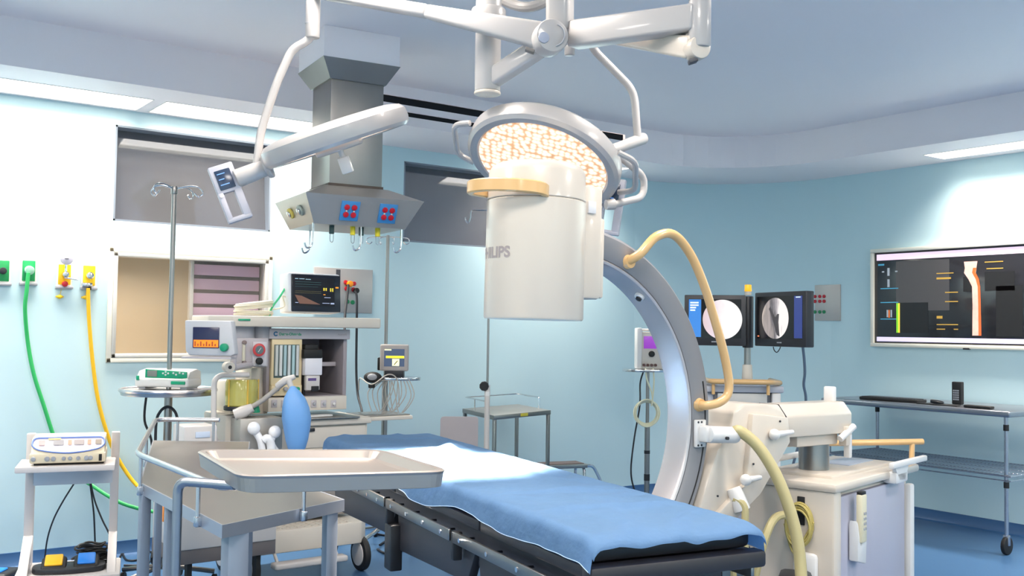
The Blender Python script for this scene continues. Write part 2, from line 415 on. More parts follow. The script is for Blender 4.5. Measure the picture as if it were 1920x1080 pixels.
# ================================================================== OPERATING TABLE
Nn = Vector((1.78, 1.74, 0)); Nf = Vector((2.19, 3.99, 0))
TA = yaw_of(Nf-Nn); TLEN = (Nf-Nn).length
t = thing('operating_table', 'operating table with charcoal frame and steel side rails under the blue sheet', 'operating table', Nn+(Nf-Nn)*.45, TA)
c0 = -.45*TLEN; c1 = .55*TLEN
hw = .235
b = new()
for a_, z_ in ((c0+.02, c0+.62), (c0+.64, c0+1.35), (c0+1.37, c1-.03)): box2(b, (a_, -hw, .905), (z_, hw, .955), .015)
part('mattress', b, mat('black_mattress', (26, 26, 30), .5, var=.05), t)
b = new()
for a_, z_ in ((c0, c0+.62), (c0+.63, c0+1.35), (c0+1.36, c1)): box2(b, (a_, -hw-.015, .868), (z_, hw+.015, .9), .006)
box2(b, (c0-.02, -hw-.02, .862), (c0+.03, hw+.02, .905), .01)
part('table_top_plate', b, mat('plate_dark', (52, 50, 54), .4, .3), t)
# sloping side skirts under the rail
b = new()
for s in (1, -1):
    for a_, z_, d in ((c0+.12, c0+.66, .1), (c0+.68, c0+1.36, .13), (c0+1.38, c1-.12, .12)):
        p = [(a_, .8), (z_, .8), (z_-.02, .8-d), (a_+.06, .8-d*.8)]
        for dy in (0,):
            prism(b, [(q[0], q[1]) for q in p], s*(hw-.03), s*(hw+.0), XZ, .004)
box2(b, (c0+.1, -hw+.02, .74), (c1-.1, hw-.02, .868), .02)
part('side_skirt', b, charm, t)
holes = new()
for s in (1, -1):
    for i, (a_, z_) in enumerate(((c0+.06, c0+.75), (c0+.78, c0+1.36), (c0+1.39, c0+1.86))):
        b = new(); box2(b, (a_, s*(hw+.035), .815), (z_, s*(hw+.046), .85), .003)
        r = part('side_rail', b, steel, t)
        b = new()
        for k in range(4):
            x = a_+.06+(z_-a_-.12)*k/3
            cyl(b, (x, s*(hw+.0), .833), (x, s*(hw+.05), .833), .007, seg=10)
        part('rail_bolt', b, chrome, r)
b = new()
for s in (1, -1):
    for x in (c0+.765, c0+1.375): box2(b, (x-.012, s*(hw+.01), .76), (x+.012, s*(hw+.04), .845), .004)
    box2(b, (c0+1.33, s*(hw-.01), .60), (c0+1.4, s*(hw+.035), .76), .006)
part('rail_bracket', b, darkm, t)
b = new()                                           # telescoping column in a dark cover
for k in range(4): box2(b, (-.74+.015*k, -.17+.012*k, .16+.14*k), (-.36-.015*k, .17-.012*k, .31+.14*k), .02)
part('lift_column', b, mat('column_black', (24, 24, 27), .5), t)
b = new(); prism(b, [(-.95, -.24), (-.85, -.3), (.1, -.3), (.3, -.2), (.3, .2), (.1, .3), (-.85, .3), (-.95, .24)], .07, .2, bev=.03)
part('base', b, mat('base_black', (34, 34, 38), .45), t)
b = new(); box2(b, (-.4, .05, .25), (-.12, .25, .6), .03); box2(b, (-.3, .12, .12), (.12, .26, .4), .03)
part('tilt_mechanism', b, darkm, t)
for sx, sy in ((-.88, .24), (-.88, -.24), (.22, .24), (.22, -.24)):
    b = new(); cyl(b, (sx-.0, sy-.02, .06), (sx, sy+.02, .06), .06, bev=.006); w_ = part('caster', b, blackm, t)
    b = new(); cyl(b, (sx, sy-.024, .06), (sx, sy+.024, .06), .03); box2(b, (sx-.02, sy-.03, .06), (sx+.02, sy+.03, .125), .005); part('caster_hub', b, greym, w_)
b = new(); box2(b, (.1, .1, .18), (.55, .26, .2), .008); tube(b, [(.2, .17, .19), (.35, .28, .18), (.55, .32, .1)], .014); part('foot_pedal_bar', b, darkm, t)

# the sheet: a draped grid
def sheet():
    FRm = FR.copy(); bm = new()
    nx, ny = 190, 70
    x0, x1 = c0-.012, c1+.015; W = hw+.012
    def drop(u):        # how far the sheet hangs on the visible side, by position along the table
        return .05+.008*math.sin(11*u+1)+.04*math.exp(-((u-.47)/.1)**2)+.02*math.exp(-((u-.22)/.08)**2)
    G = []
    for i in range(nx+1):
        u = i/nx; x = x0+(x1-x0)*u; row = []
        dr = [drop(u), drop(u)]
        tot = 2*W+dr[0]+dr[1]
        for j in range(ny+1):
            s = j/ny*tot-(W+dr[0])
            # side coordinate -> y,z with a soft shoulder
            a = abs(s); sg = 1 if s > 0 else -1
            r = .02
            if a < W-r: y, z = a, 0
            elif a < W-r+r*PI/2: th = (a-W+r)/r; y, z = W-r+r*math.sin(th), -r+r*math.cos(th)
            else: y, z = W, -(r+(a-W+r-r*PI/2))
            h = 0
            P = Vector((x*1.4, s*3, 0))
            h += .006*noise.noise(Vector((x*3.1, s*6, 1.3)))
            # pulled creases running obliquely
            for ax, ay, kx, ky, am, wd in ((.25, .1, .9, -.45, .014, .035), (.55, -.05, .8, -.6, .011, .03), (.05, .05, .3, -.95, .008, .03), (-.45, .0, .1, 1, .006, .02), (-.72, 0, .05, 1, .005, .015), (.42, .16, .5, -.85, .016, .03), (.12, -.12, .97, -.2, .007, .02)):
                d = (x-ax)*ky-(s-ay)*kx; e = (x-ax)*kx+(s-ay)*ky
                d += .03*noise.noise(Vector((e*5, ax*9, 0)))
                h += 2.3*am*math.exp(-(d/wd)**2)*math.exp(-(e/.22)**2)
            # head end: cloth pulled smooth, foot end: folds along the hem
            rg = 1-abs(noise.noise(Vector((x*4.2+s*2, s*2.6-x*1.5, 4)))*2); h += .007*max(0, rg-.62)/.38+.003*noise.noise(Vector((x*14, s*8, 7)))
            if a > W*.72: h *= max(.12, 1-(a-W*.72)/(W*.25))
            out = 0
            if z < -.01:
                out = .012*noise.noise(Vector((x*11, sg*2, 0)))*min(1, -z*20)+.01*min(1, -z*12)
            yy = sg*(y+out); zz = .972+z+(h if z > -.03 else h*.3)
            if u < .03: zz -= .012*(1-u/.03)**2
            if u > .985: zz -= .012*((u-.985)/.015)**2
            row.append(bm.verts.new(FRm @ Vector((x, yy, zz))))
        G.append(row)
    for i in range(nx):
        for j in range(ny): bm.faces.new((G[i][j], G[i+1][j], G[i+1][j+1], G[i][j+1]))
    # turned-down flap at the foot end and at the head end
    for i, sg, dz in ((0, -1, .05), (nx, 1, .05)):
        prev = G[i]
        for k in range(1, 5):
            row = []
            for j in range(ny+1):
                p = FRm.inverted() @ G[i][j].co
                f = k/4; wv = noise.noise(Vector((j*.11, 3*i, 0)))
                if p.z < .93: q = Vector((p.x+sg*.004*f, p.y*(1-.01*f), p.z-.004*f))
                else:
                    dd = dz*(.75+.35*wv) if i else (.016+.010*wv)
                    q = Vector((p.x+sg*(.012*math.sin(f*PI/2)), p.y, p.z-dd*f))
                row.append(bm.verts.new(FRm @ q))
            for j in range(ny): bm.faces.new((prev[j], row[j], row[j+1], prev[j+1]))
            prev = row
    global HEMS
    HEMS = [[G[i][ny].co.copy() for i in range(nx+1)], [G[i][0].co.copy() for i in range(nx+1)], [v.co.copy() for v in prev]]
    bmesh.ops.solidify(bm, geom=bm.faces[:], thickness=-.0025)
    return bm
o = single('surgical_sheet', 'blue cotton sheet spread over the operating table, lit white near its middle', 'sheet', sheet(), sheetm, Nn+(Nf-Nn)*.45, ang=1.2)
FRs = FR.copy(); setfr(); inv = Matrix.Translation(-(Nn+(Nf-Nn)*.45))
for h in HEMS:
    b = new(); tube(b, h, .0011, 5); bmesh.ops.transform(b, matrix=inv, verts=b.verts)
    q = part_raw('hem_stitching', b, mat('stitch_pale', (170, 196, 224), .8), None); q.parent = o; q['label'] = 'pale stitched hem'

# ================================================================== MOBILE C-ARM
phi = .628; e_ = rt*math.cos(phi)+fw*math.sin(phi); n_ = rt*math.sin(phi)-fw*math.cos(phi)
CC = rt*.168+fw*3.4+Vector((0, 0, 1.137)); RIN, RT, RWD = .557, .108, .125
cartn = PZ(1565, 908, .873); cartl = PZ(1440, 880, .873); cartr = PZ(1715, 870, .873)
t = thing('mobile_c_arm_x_ray', 'large mobile x-ray C-arm with white cylinder detector, silver arc and cream cart', 'x-ray machine', (cartn.x, cartn.y, 0), yaw_of(e_))
RM = frame_from(CC, e_, -n_, (0, 0, 1))   # x in plane, y away from the camera, z up
setfr(mat4=RM)
def arcpt(R, a, y): return Vector((R*math.cos(a), y, R*math.sin(a)))
def arc_mesh(b, r0, r1, ya, yb, a0, a1, n=72, bev=.012):
    prof = [(r0, ya+bev*2.2), (r0+bev*.5, ya+bev*.7), (r0+bev*1.6, ya), (r1-bev, ya), (r1, ya+bev), (r1, yb-bev), (r1-bev, yb), (r0+bev, yb), (r0, yb-bev)]
    rings = []
    for i in range(n+1):
        a = a0+(a1-a0)*i/n; rings.append([b.verts.new(FR @ arcpt(r, a, y)) for r, y in prof])
    m = len(prof)
    for i in range(n):
        for k in range(m): b.faces.new((rings[i][k], rings[i][(k+1) % m], rings[i+1][(k+1) % m], rings[i+1][k]))
    b.faces.new(rings[0]); b.faces.new(rings[-1][::-1])
A0, A1 = math.radians(-112), math.radians(84)
b = new(); arc_mesh(b, RIN+.012, RIN+RT, -RWD/2, RWD/2, A0, A1)
arc = part('arc', b, mat('arc_grey', (134, 133, 136), .38, .1), t)
b = new(); arc_mesh(b, RIN, RIN+.016, -RWD/2+.004, RWD/2-.004, A0, A1, bev=.006)
part('inner_track', b, mat('arc_silver', (192, 186, 186), .27, .4, coat=.3), arc)
b = new(); 
tube(b, [arcpt(RIN+RT*.72, A0+(math.radians(12)-A0)*k/50, -RWD/2-.0005) for k in range(51)], .0028, 6); part('groove', b, blackm, arc)
# hooked tan hand rail along the arc
def AP(r, a, y): return arcpt(r, math.radians(a), y)
yf_ = -RWD/2
pts = [AP(RIN+RT*.45, 66.5, yf_), AP(RIN+RT*.75, 65.5, yf_-.04), AP(RIN+RT*1.5, 63.2, yf_-.055), AP(RIN+RT*2.0, 58, yf_-.055), AP(RIN+RT*1.98, 50, yf_-.055), AP(RIN+RT*1.72, 40, yf_-.055), AP(RIN+RT*1.5, 30, yf_-.055), AP(RIN+RT*1.45, 20, yf_-.055), AP(RIN+RT*1.45, 11, yf_-.055), AP(RIN+RT*1.3, 6.8, yf_-.055), AP(RIN+RT*.9, 4.9, yf_-.05), AP(RIN+RT*.45, 4.3, yf_-.035), AP(RIN+RT*.42, 4.1, yf_)]
b = new(); tube(b, crom(pts, 6), .0165, 14)
for r_, a_ in ((RIN+RT*.45, 66), (RIN+RT*.45, 4.3)):
    c = AP(r_, a_, yf_-.001); cyl(b, c+Vector((0, .004, 0)), c-Vector((0, .012, 0)), .026, .022, 20)
hr = part('arc_handle', b, orangem, arc)
# lamp spot on the arc top (black eyed knob inside the arc)
b = new(); c = AP(RIN-.012, 31+7, .0); cyl(b, AP(RIN+.005, 52, -.02), AP(RIN-.012, 52, -.02), .018, bev=.004); part('stop_knob', b, whitep, arc)
b = new(); cyl(b, AP(RIN-.011, 52, -.022), AP(RIN-.018, 52, -.022), .011); part('stop_cap', b, blackm, arc)
# detector (image intensifier)
IU = -.125; IR = .165; zb0, zt0 = 1.483-CC.z, 1.995-CC.z
II = RM @ Matrix.Translation((IU, 0, 0)) @ Matrix.Rotation(.018, 4, 'Y')
setfr(mat4=II)
b = new(); lathe(b, [(0, zb0+.004), (IR-.02, zb0), (IR-.003, zb0+.0), (IR, zb0+.006), (IR, zt0-.125), (IR-.003, zt0-.122)], seg=64)
ii = part('detector_housing', b, creamm, t)
b = new(); cyl(b, (0, 0, zt0-.125), (0, 0, zt0-.12), IR-.0045, seg=64); part('seam', b, darkm, ii)
b = new(); lathe(b, [(IR-.003, zt0-.121), (IR, zt0-.118), (IR-.004, zt0-.03), (IR-.012, zt0-.012), (IR-.03, zt0), (0, zt0+.006)], seg=64)
part('detector_cap', b, creamm, ii)
b = new(); box2(b, (IR-.035, -.085, zb0+.075), (IR+.055, .07, zt0-.055), .012); box2(b, (IR+.045, -.075, zb0+.08), (IR+.075, .06, zt0-.16), .008)
sb = part('adapter_box', b, creamm, t)
b = new(); box2(b, (IR-.015, -.092, zt0-.15), (IR+.018, -.084, zt0-.11), .001); part('sticker', b, mat('sticker', (214, 212, 214), .4), sb)
# tan handle curling round the front left of the cap
hz = zt0-.108
def hp(a, r): return Vector((r*math.cos(a), r*math.sin(a), hz))
hpts = [hp(math.radians(q), IR+r) for q, r in ((-116, -.012), (-121, .014), (-131, .028), (-150, .045), (-170, .064), (-188, .072), (-203, .055), (-214, -.005))]
b = new(); P = crom(hpts, 7); prof = [(-.011, -.017), (-.006, -.021), (.006, -.021), (.011, -.017), (.011, .017), (.006, .021), (-.006, .021), (-.011, .017)]
rings = []
for i, p in enumerate(P):
    d = (P[min(i+1, len(P)-1)]-P[max(i-1, 0)]).normalized(); nn = Vector((0, 0, 1)).cross(d).normalized()
    rings.append([b.verts.new(FR @ (p+nn*x+Vector((0, 0, z+.018*math.sin(i/len(P)*2))))) for x, z in prof])
for i in range(len(rings)-1):
    for k in range(8): b.faces.new((rings[i][k], rings[i][(k+1) % 8], rings[i+1][(k+1) % 8], rings[i+1][k]))
b.faces.new(rings[0]); b.faces.new(rings[-1][::-1])
part('grab_handle', b, orangem, ii)
# lettering wrapped on the cylinder
tb = text_bm('PHILIPS', .050, .0016)
xs_ = [v.co.x for v in tb.verts]; wid = max(xs_)
camL = L(CAMO); ac = math.atan2(camL.y, camL.x)
for v in tb.verts:
    a = math.radians(-156)-(wid-v.co.x*1.0)*1.02/IR
    v.co = FR @ Vector(((IR+.0008)*math.cos(a), (IR+.0008)*math.sin(a), zb0+.195+v.co.y*.98))
part('lettering', tb, mat('letter_grey', (150, 140, 140), .5), ii)
# x-ray tube housing at the lower end of the arc
setfr(mat4=RM)
b = new(); box2(b, (-.3, -.13, -.72), (.1, .13, -.5), .04); cyl(b, (-.12, 0, -.52), (-.12, 0, -.44), .1, .08, 32)
part('tube_housing', b, creamm, t)
# box joint on the arc where the thick cable enters
c = AP(RIN+RT*.42, -5.5, yf_)
b = new(); box(b, c+Vector((0, -.008, 0)), (.05, .016, .1), .004); cyl(b, c+Vector((.0, -.05, 0)), c+Vector((.125, -.075, -.006)), .031, .03, 24, .008); box(b, c+Vector((.01, -.03, 0)), (.05, .05, .06), .01)
cb = part('cable_socket', b, whitep, t)
b = new(); cyl(b, c+Vector((.05, -.09, -.012)), c+Vector((.05, -.1, -.012)), .006, seg=10)
for dz in (-.042, .042):
    for dx in (-.017, .0): cyl(b, c+Vector((dx, -.014, dz)), c+Vector((dx, -.018, dz)), .004, seg=8)
part('screw', b, darkm, cb)
# carriage + bent arm to the lift column
arm_z1 = 1.165-CC.z
Q = lambda px, py, yo=0.: (lambda P: (P.x, P.z))(L(plane_pt(px, py, yo)))
def plane_pt(px, py, yo):
    d = ray(px, py); N = FR.to_3x3() @ Vector((0, 1, 0)); o = FR @ Vector((0, yo, 0)); return CAMO+d*((o-CAMO).dot(N)/d.dot(N))
yn = -.085
outl = [(1308, 968), (1334, 880), (1346, 845), (1372, 800), (1376, 772), (1396, 757), (1440, 757), (1470, 770), (1474, 830), (1440, 890), (1418, 930), (1376, 975)]
b = new(); prism(b, [Q(x, y, yn) for x, y in outl], yn, .085, XZ, .012)
car = part('carriage_arm', b, creamm, t)
b = new(); prism(b, [Q(x, y, yn) for x, y in ((1404, 775), (1470, 782), (1474, 828), (1418, 926), (1345, 1000), (1335, 965), (1392, 905), (1398, 840))], yn-.022, yn+.01, XZ, .006)
part('arm_side_plate', b, creamm, car)
b = new()
for px, py, dx in ((1398, 900, 28), (1452, 815, 34)):
    a_ = plane_pt(px, py, yn-.04); c_ = plane_pt(px+dx, py-5, yn-.045); a_ = L(a_); c_ = L(c_); sph(b, a_, .022, seg=12); cyl(b, a_, c_, .013, .009, 12)
part('lock_lever', b, whitep, car)
b = new()
for q in ((1412, 870), (1425, 892), (1345, 930), (1462, 790), (1460, 815)):
    p = L(plane_pt(*q, yn-.023)); cyl(b, p, p-Vector((0, .004, 0)), .004, seg=8)
part('screw', b, darkm, car)
# horizontal arm
hl, hr_ = L(plane_pt(1456, 790, 0)), L(plane_pt(1600, 770, 0))
b = new(); hy = .085
za, zb_ = L(plane_pt(1470, 822, -hy)).z, L(plane_pt(1470, 760, -hy)).z
prof = [(-hy, za), (-hy, zb_-.045), (-hy*.55, zb_), (hy*.55, zb_), (hy, zb_-.045), (hy, za)]
xa, xb = L(plane_pt(1410, 790, -hy)).x, L(plane_pt(1598, 775, -hy)).x; xg = L(plane_pt(1474, 790, -hy)).x
YZm = Matrix(((0, 0, 1, 0), (1, 0, 0, 0), (0, 1, 0, 0), (0, 0, 0, 1)))
prism(b, prof, xa, xb, YZm, .008)
ha = part('horizontal_arm', b, creamm, t)
b = new(); prism(b, [(y*1.015, (z-(za+zb_)/2)*1.01+(za+zb_)/2) for y, z in prof], xg-.0025, xg+.0025, YZm); part('arm_gap', b, darkm, ha)
b = new(); box2(b, (xg+.1, -.06, za-.045), (xb-.06, .06, za+.01), .008); box2(b, (xb-.06, -.1, za-.05), (xb-.02, -.06, za+.03), .006)
part('arm_underplate', b, creamm, ha)
b = new(); cyl(b, (xb-.09, -.09, za-.02), (xb-.01, -.1, za+.03), .014, seg=12); box2(b, (xb-.04, -.02, zb_-.01), (xb-.015, .03, zb_+.06), .006, 2); box2(b, (xb-.04, -.1, za-.1), (xb-.02, -.07, za-.0), .005)
part('arm_lever', b, whitep, ha)
# cart: frame along its two edges
ex = (cartr-cartn); ex.z = 0; CL = ex.length; ex.normalize(); ey = Vector((-ex.y, ex.x, 0)); CWd = abs((cartl-cartn).dot(ey))
CM = frame_from((cartn.x, cartn.y, 0), ex, ey, (0, 0, 1))
colp = PZ(1526, 885, .873)
setfr(mat4=CM); cl = L(colp)
b = new(); cyl(b, (cl.x, cl.y, .86), (cl.x, cl.y, za+CC.z), .062, seg=40); lc = part('lift_column', b, steel, t)
b = new(); cyl(b, (cl.x, cl.y, .86), (cl.x, cl.y, .885), .07, seg=40, bev=.004); part('column_collar', b, creamm, lc)
b = new(); prism(b, [(-.012, -.012), (CL+.03, -.012), (CL+.03, CWd+.02), (-.012, CWd+.02)], .838, .873, bev=.012)
box2(b, (.12, .06, .86), (CL-.08, CWd-.04, .886), .01)
part('cart_top', b, creamm, t)
b = new(); box2(b, (.0, .0, .1), (.07, CWd, .84), .012); box2(b, (.06, .03, .12), (CL-.02, CWd, .83), .006)
cart = part('cart_cabinet', b, creamm, t)
b = new(); box2(b, (.065, .008, .14), (CL-.1, .034, .815), .005); part('grey_side_panel', b, mat('panel_grey', (168, 168, 184), .42), cart)
b = new(); box2(b, (CL-.07, -.008, .12), (CL-.02, .03, .79), .01); part('corner_post', b, whitep, cart)
b = new(); box2(b, (CL*.55, .14, .884), (CL*.86, .27, .889), .002); part('touch_panel', b, mat('panel_lcd', (150, 160, 176), .3), cart)
b = new(); box2(b, (.62*CL, -.04, .82), (.78*CL, .02, .87), .01); box2(b, (.56*CL, -.05, .89), (CL+.02, -.025, .915), .006); prism(b, [(.66*CL, .83), (.74*CL, .83), (.8*CL, .9), (.6*CL, .9)], -.04, -.02, XZ, .004)
box2(b, (.3*CL, CWd+.02, .89), (.66*CL, CWd+.045, .915), .006)
part('white_bumper', b, whitep, cart)
b = new(); hz2 = .965
tube(b, [(CL-.22, CWd+.03, hz2), (CL+.06, -.03, hz2)], .014, 12) if False else tube(b, [(.38*CL, CWd+.06, hz2), (CL+.1, -.0, hz2)], .014, 12)
for f in (.25, .93):
    x = .38*CL+(.62*CL+.1)*f; y = (CWd+.06)*(1-f); tube(b, [(x, y, hz2), (x-.01, y, .86)], .012, 10)
part('tan_push_rail', b, orangem, cart)
# black bits of the front end, socket pocket, wheels
b = new(); box2(b, (-.006, CWd*.32, .7), (.002, CWd*.40, .81), .002); part('hook', b, blackm, cart)
b = new(); box2(b, (-.035, CWd*.16, .44), (.003, CWd*.42, .6), .02); part('connector_pocket', b, whitep, cart)
b = new()
for k in range(16): box2(b, (-.004, CWd-.02, .42+.012*k), (.004, CWd+.004, .426+.012*k))
part('vent_slots', b, darkm, cart)
for wx, wy in ((.1, .05), (.1, CWd-.05), (CL-.15, .05), (CL-.15, CWd-.05)):
    b = new(); cyl(b, (wx, wy-.025, .065), (wx, wy+.025, .065), .065, bev=.008); part('wheel', b, blackm, t)
# cables of the C-arm (fixed to it at both ends)
setfr()
sock = RM @ (AP(RIN+RT*.42, -5.5, yf_)+Vector((.125, -.075, -.006)))
def dp(px, py, d): return PD(px, py, d)
b = new(); tube(b, crom([sock-(e_*.02), dp(1385, 808, 3.68), dp(1417, 832, 3.66), dp(1445, 872, 3.64), dp(1468, 920, 3.62), dp(1489, 985, 3.6), dp(1500, 1050, 3.58), dp(1502, 1130, 3.56), dp(1490, 1240, 3.6), dp(1440, 1300, 3.75)], 7), .0215, 12)
part('thick_cable', b, yellowh, t)
b = new(); tube(b, crom([dp(1376, 935, 3.72), dp(1396, 952, 3.7), dp(1396, 1010, 3.68), dp(1402, 1100, 3.66), dp(1410, 1200, 3.7), dp(1440, 1290, 3.75)], 6), .014, 10)
tube(b, crom([dp(1368, 950, 3.8), dp(1372, 1030, 3.8), dp(1380, 1120, 3.8), dp(1400, 1230, 3.8)], 6), .012, 10)
tube(b, crom([dp(1480, 965, 3.9), dp(1455, 970, 3.85), dp(1438, 1000, 3.8), dp(1418, 1070, 3.78), dp(1400, 1180, 3.78)], 6), .016, 10)
part('hanging_cable', b, yellowh, t)
b = new(); cyl(b, dp(1375, 915, 3.74), dp(1392, 958, 3.72), .028, .032, 20, .005); part('cable_gland', b, whitep, t)
b = new(); p = dp(1490, 1090, 3.75); box(b, p, (.16, .12, .06), .02, Matrix.Rotation(.6, 4, 'Z')); part('cable_clamp', b, darkm, t)

# cable coil on the hook + hand control
setfr(mat4=CM)
b = new(); rnd = random.Random(2)
for k in range(6):
    r0 = .062+.006*rnd.random(); oz = .7+.01*rnd.random()
    tube(b, [(-.012-.004*k, CWd*.36+r0*.8*math.cos(a_)+.006*rnd.random()*0, oz+(r0*1.15)*math.sin(a_)-(.01 if k % 2 else 0)) for a_ in [2*PI*i/28 for i in range(28)]], .0046, 6, closed=True)
tube(b, crom([(-.02, CWd*.36-.06, .72), (-.03, CWd*.36-.01, .62), (-.03, CWd*.34, .585)], 5), .0046, 6)
tube(b, crom([(-.02, CWd*.36+.06, .7), (-.02, CWd*.36+.03, .6), (-.03, CWd*.3, .57)], 5), .0046, 6)
single('cable_coil', 'coiled pale yellow cable hanging on the end of the cream C-arm cart', 'cable', b, mat('coil_yellow', (178, 162, 92), .45), FR @ Vector((-.02, CWd*.36, .7)))
t = thing('hand_control', 'pale hand control in a white holder on the grey cart side', 'remote control', CM @ Vector((.24*CL, -.03, .55)), yaw_of(ex))
setfr(mat4=CM); x = .2*CL
b = new(); prism(b, [(x-.03, .56), (x+.05, .54), (x+.06, .64), (x+.045, .66), (x+.0, .62), (x-.03, .72)], -.035, .004, XZ, .006); part('holder', b, whitep, t)
b = new(); box2(b, (x-.016, -.045, .63), (x+.036, -.018, .82), .008); hc = part('handset', b, mat('handset_cream', (214, 206, 178), .4), t)
b = new()
for k in range(4):
    for j in range(2): box2(b, (x-.002+.018*j, -.048, .68+.02*k), (x+.008+.018*j, -.044, .69+.02*k), .001)
part('button', b, greym, hc)
b = new(); box2(b, (x-.012, -.042, .815), (x+.032, -.02, .83), .003); part('top_cap', b, blackm, hc)

# ================================================================== SURGICAL LAMPS
ledm = bpy.data.materials.new('led_lens'); ledm.use_nodes = True; nt = ledm.node_tree; pb = nt.nodes['Principled BSDF']
tc = nt.nodes.new('ShaderNodeTexCoord'); vo = nt.nodes.new('ShaderNodeTexVoronoi'); vo.inputs['Scale'].default_value = 44; vo.inputs['Randomness'].default_value = .65; vo.voronoi_dimensions = '2D'
nt.links.new(tc.outputs['UV'], vo.inputs['Vector'])
rp = nt.nodes.new('ShaderNodeValToRGB'); rp.color_ramp.elements[0].position = .0; rp.color_ramp.elements[0].color = (1, .95, .86, 1)
rp.color_ramp.elements[1].position = .66; rp.color_ramp.elements[1].color = (.62, .34, .16, 1)
e2 = rp.color_ramp.elements.new(.3); e2.color = (1, .78, .6, 1)
nt.links.new(vo.outputs['Distance'], rp.inputs[0]); nt.links.new(rp.outputs[0], pb.inputs['Emission Color']); pb.inputs['Emission Strength'].default_value = .52
nt.links.new(rp.outputs[0], pb.inputs['Base Color'])
def lamp_frame(c, nrm, xdir):
    z = -Vector(nrm).normalized(); x = Vector(xdir); x = (x-z*x.dot(z)).normalized(); y = z.cross(x)
    return frame_from(c, x, y, z)      # -z is the beam
def surgical_lamp(label, c, nrm, xdir, R=.3):
    t = thing('surgical_light', label, 'surgical light', c, 0, None)
    M = lamp_frame(c, nrm, xdir); setfr(mat4=M)
    b = new(); lathe(b, [(0, .07), (.14, .069), (R-.06, .064), (R-.02, .054), (R-.003, .036), (R, .004), (R-.004, -.016), (R-.018, -.028), (R-.044, -.026), (R-.052, -.015), (0, -.015)], seg=72)
    h = part('lamp_housing', b, mat('lamp_shell', (172, 168, 166), .28, .15, coat=.4), t)
    b = new()
    rr = R-.052
    lathe(b, [(.045, -.0235), (rr, -.0235), (rr, -.0155), (.045, -.0155), (.045, -.0235)], seg=64)
    ll = part('led_lens', b, ledm, t)
    Mi = (M.inverted() @ root_m(t)); uv = ll.data.uv_layers.new(name='uv')
    for lp_ in ll.data.loops:
        p_ = Mi @ ll.data.vertices[lp_.vertex_index].co; uv.data[lp_.index].uv = (p_.x, p_.y)
    b = new(); lathe(b, [(0, -.04), (.028, -.04), (.05, -.028), (.055, -.014), (0, -.014)], seg=32); hb = part('centre_cap', b, mat('cap_tan', (200, 184, 164), .4), t)
    b = new(); tube(b, [(0, rr*1, -.026), (0, .06, -.026)], .0015, 6)
    part('lens_seam', b, darkm, t)
    b = new()
    for a_ in (70, 110): 
        a_ = math.radians(a_+20*0); box(b, (rr*.55*math.cos(a_+.0), rr*.55*math.sin(a_), -.026), (.018, .008, .004), .001)
    split('vent', b, blackm, t)
    return t, M
# lamp over the table, tilted to the camera
C1 = PD(1019, 303, 3.92); spot = PZ(846, 868, .97)
n1 = (rt*-.27-fw*.41+Vector((0, 0, -.87))).normalized()
t1, M1 = surgical_lamp('round surgical light with its lit LED face, above the x-ray detector', C1, n1, rt, .308)
def loop_handle(M, ang, R=.308, wdt=.13, out=.055, z=.01):
    b = new(); a = math.radians(ang); ux = Vector((math.cos(a), math.sin(a), 0)); uy = Vector((-ux.y, ux.x, 0))
    P = [ux*(R-.012)+uy*wdt, ux*(R+out)+uy*wdt*.75, ux*(R+out)-uy*wdt*.75, ux*(R-.012)-uy*wdt]
    P = [p+Vector((0, 0, z)) for p in P]; tube(b, fillet(P, .05, 6), .0115, 10); return b
setfr(mat4=M1)
for a_ in (178, -6): part('rim_handle', loop_handle(M1, a_), mat('lamp_shell', (0, 0, 0)), t1)
for a_ in (92,):
    b = new(); lathe(b, [(.285, .03), (.312, .02), (.315, .0), (.306, -.012), (.285, .0)], seg=20, a0=math.radians(a_-35), a1=math.radians(a_+35)); part('rim_cover', b, lampw, t1)
# yoke of lamp 1
setfr()
D1 = 3.95
b = new(); tube(b, fillet([PD(1102, 66, 3.9), PD(1112, 92, 3.95), PD(1189, 170, D1+.05), PD(1196, 262, D1+.05)], .05, 5), .0155, 12); yk = part('suspension_tube', b, lampw, t1)
b = new(); cyl(b, PD(1140, 284, D1-.05), PD(1208, 259, D1+.08), .021, .024, 20, .006); part('pivot', b, lampw, t1)
b = new(); tube(b, fillet([PD(1148, 282, D1-.02), PD(1209, 332, D1+.1), PD(1206, 370, D1+.1), PD(1148, 384, D1+.0)], .05, 5), .0145, 12); part('yoke', b, lampw, t1)
b = new(); cyl(b, PD(1152, 383, D1), PD(1136, 384, D1-.01), .022, .02, 16); part('yoke_joint', b, lampw, t1)
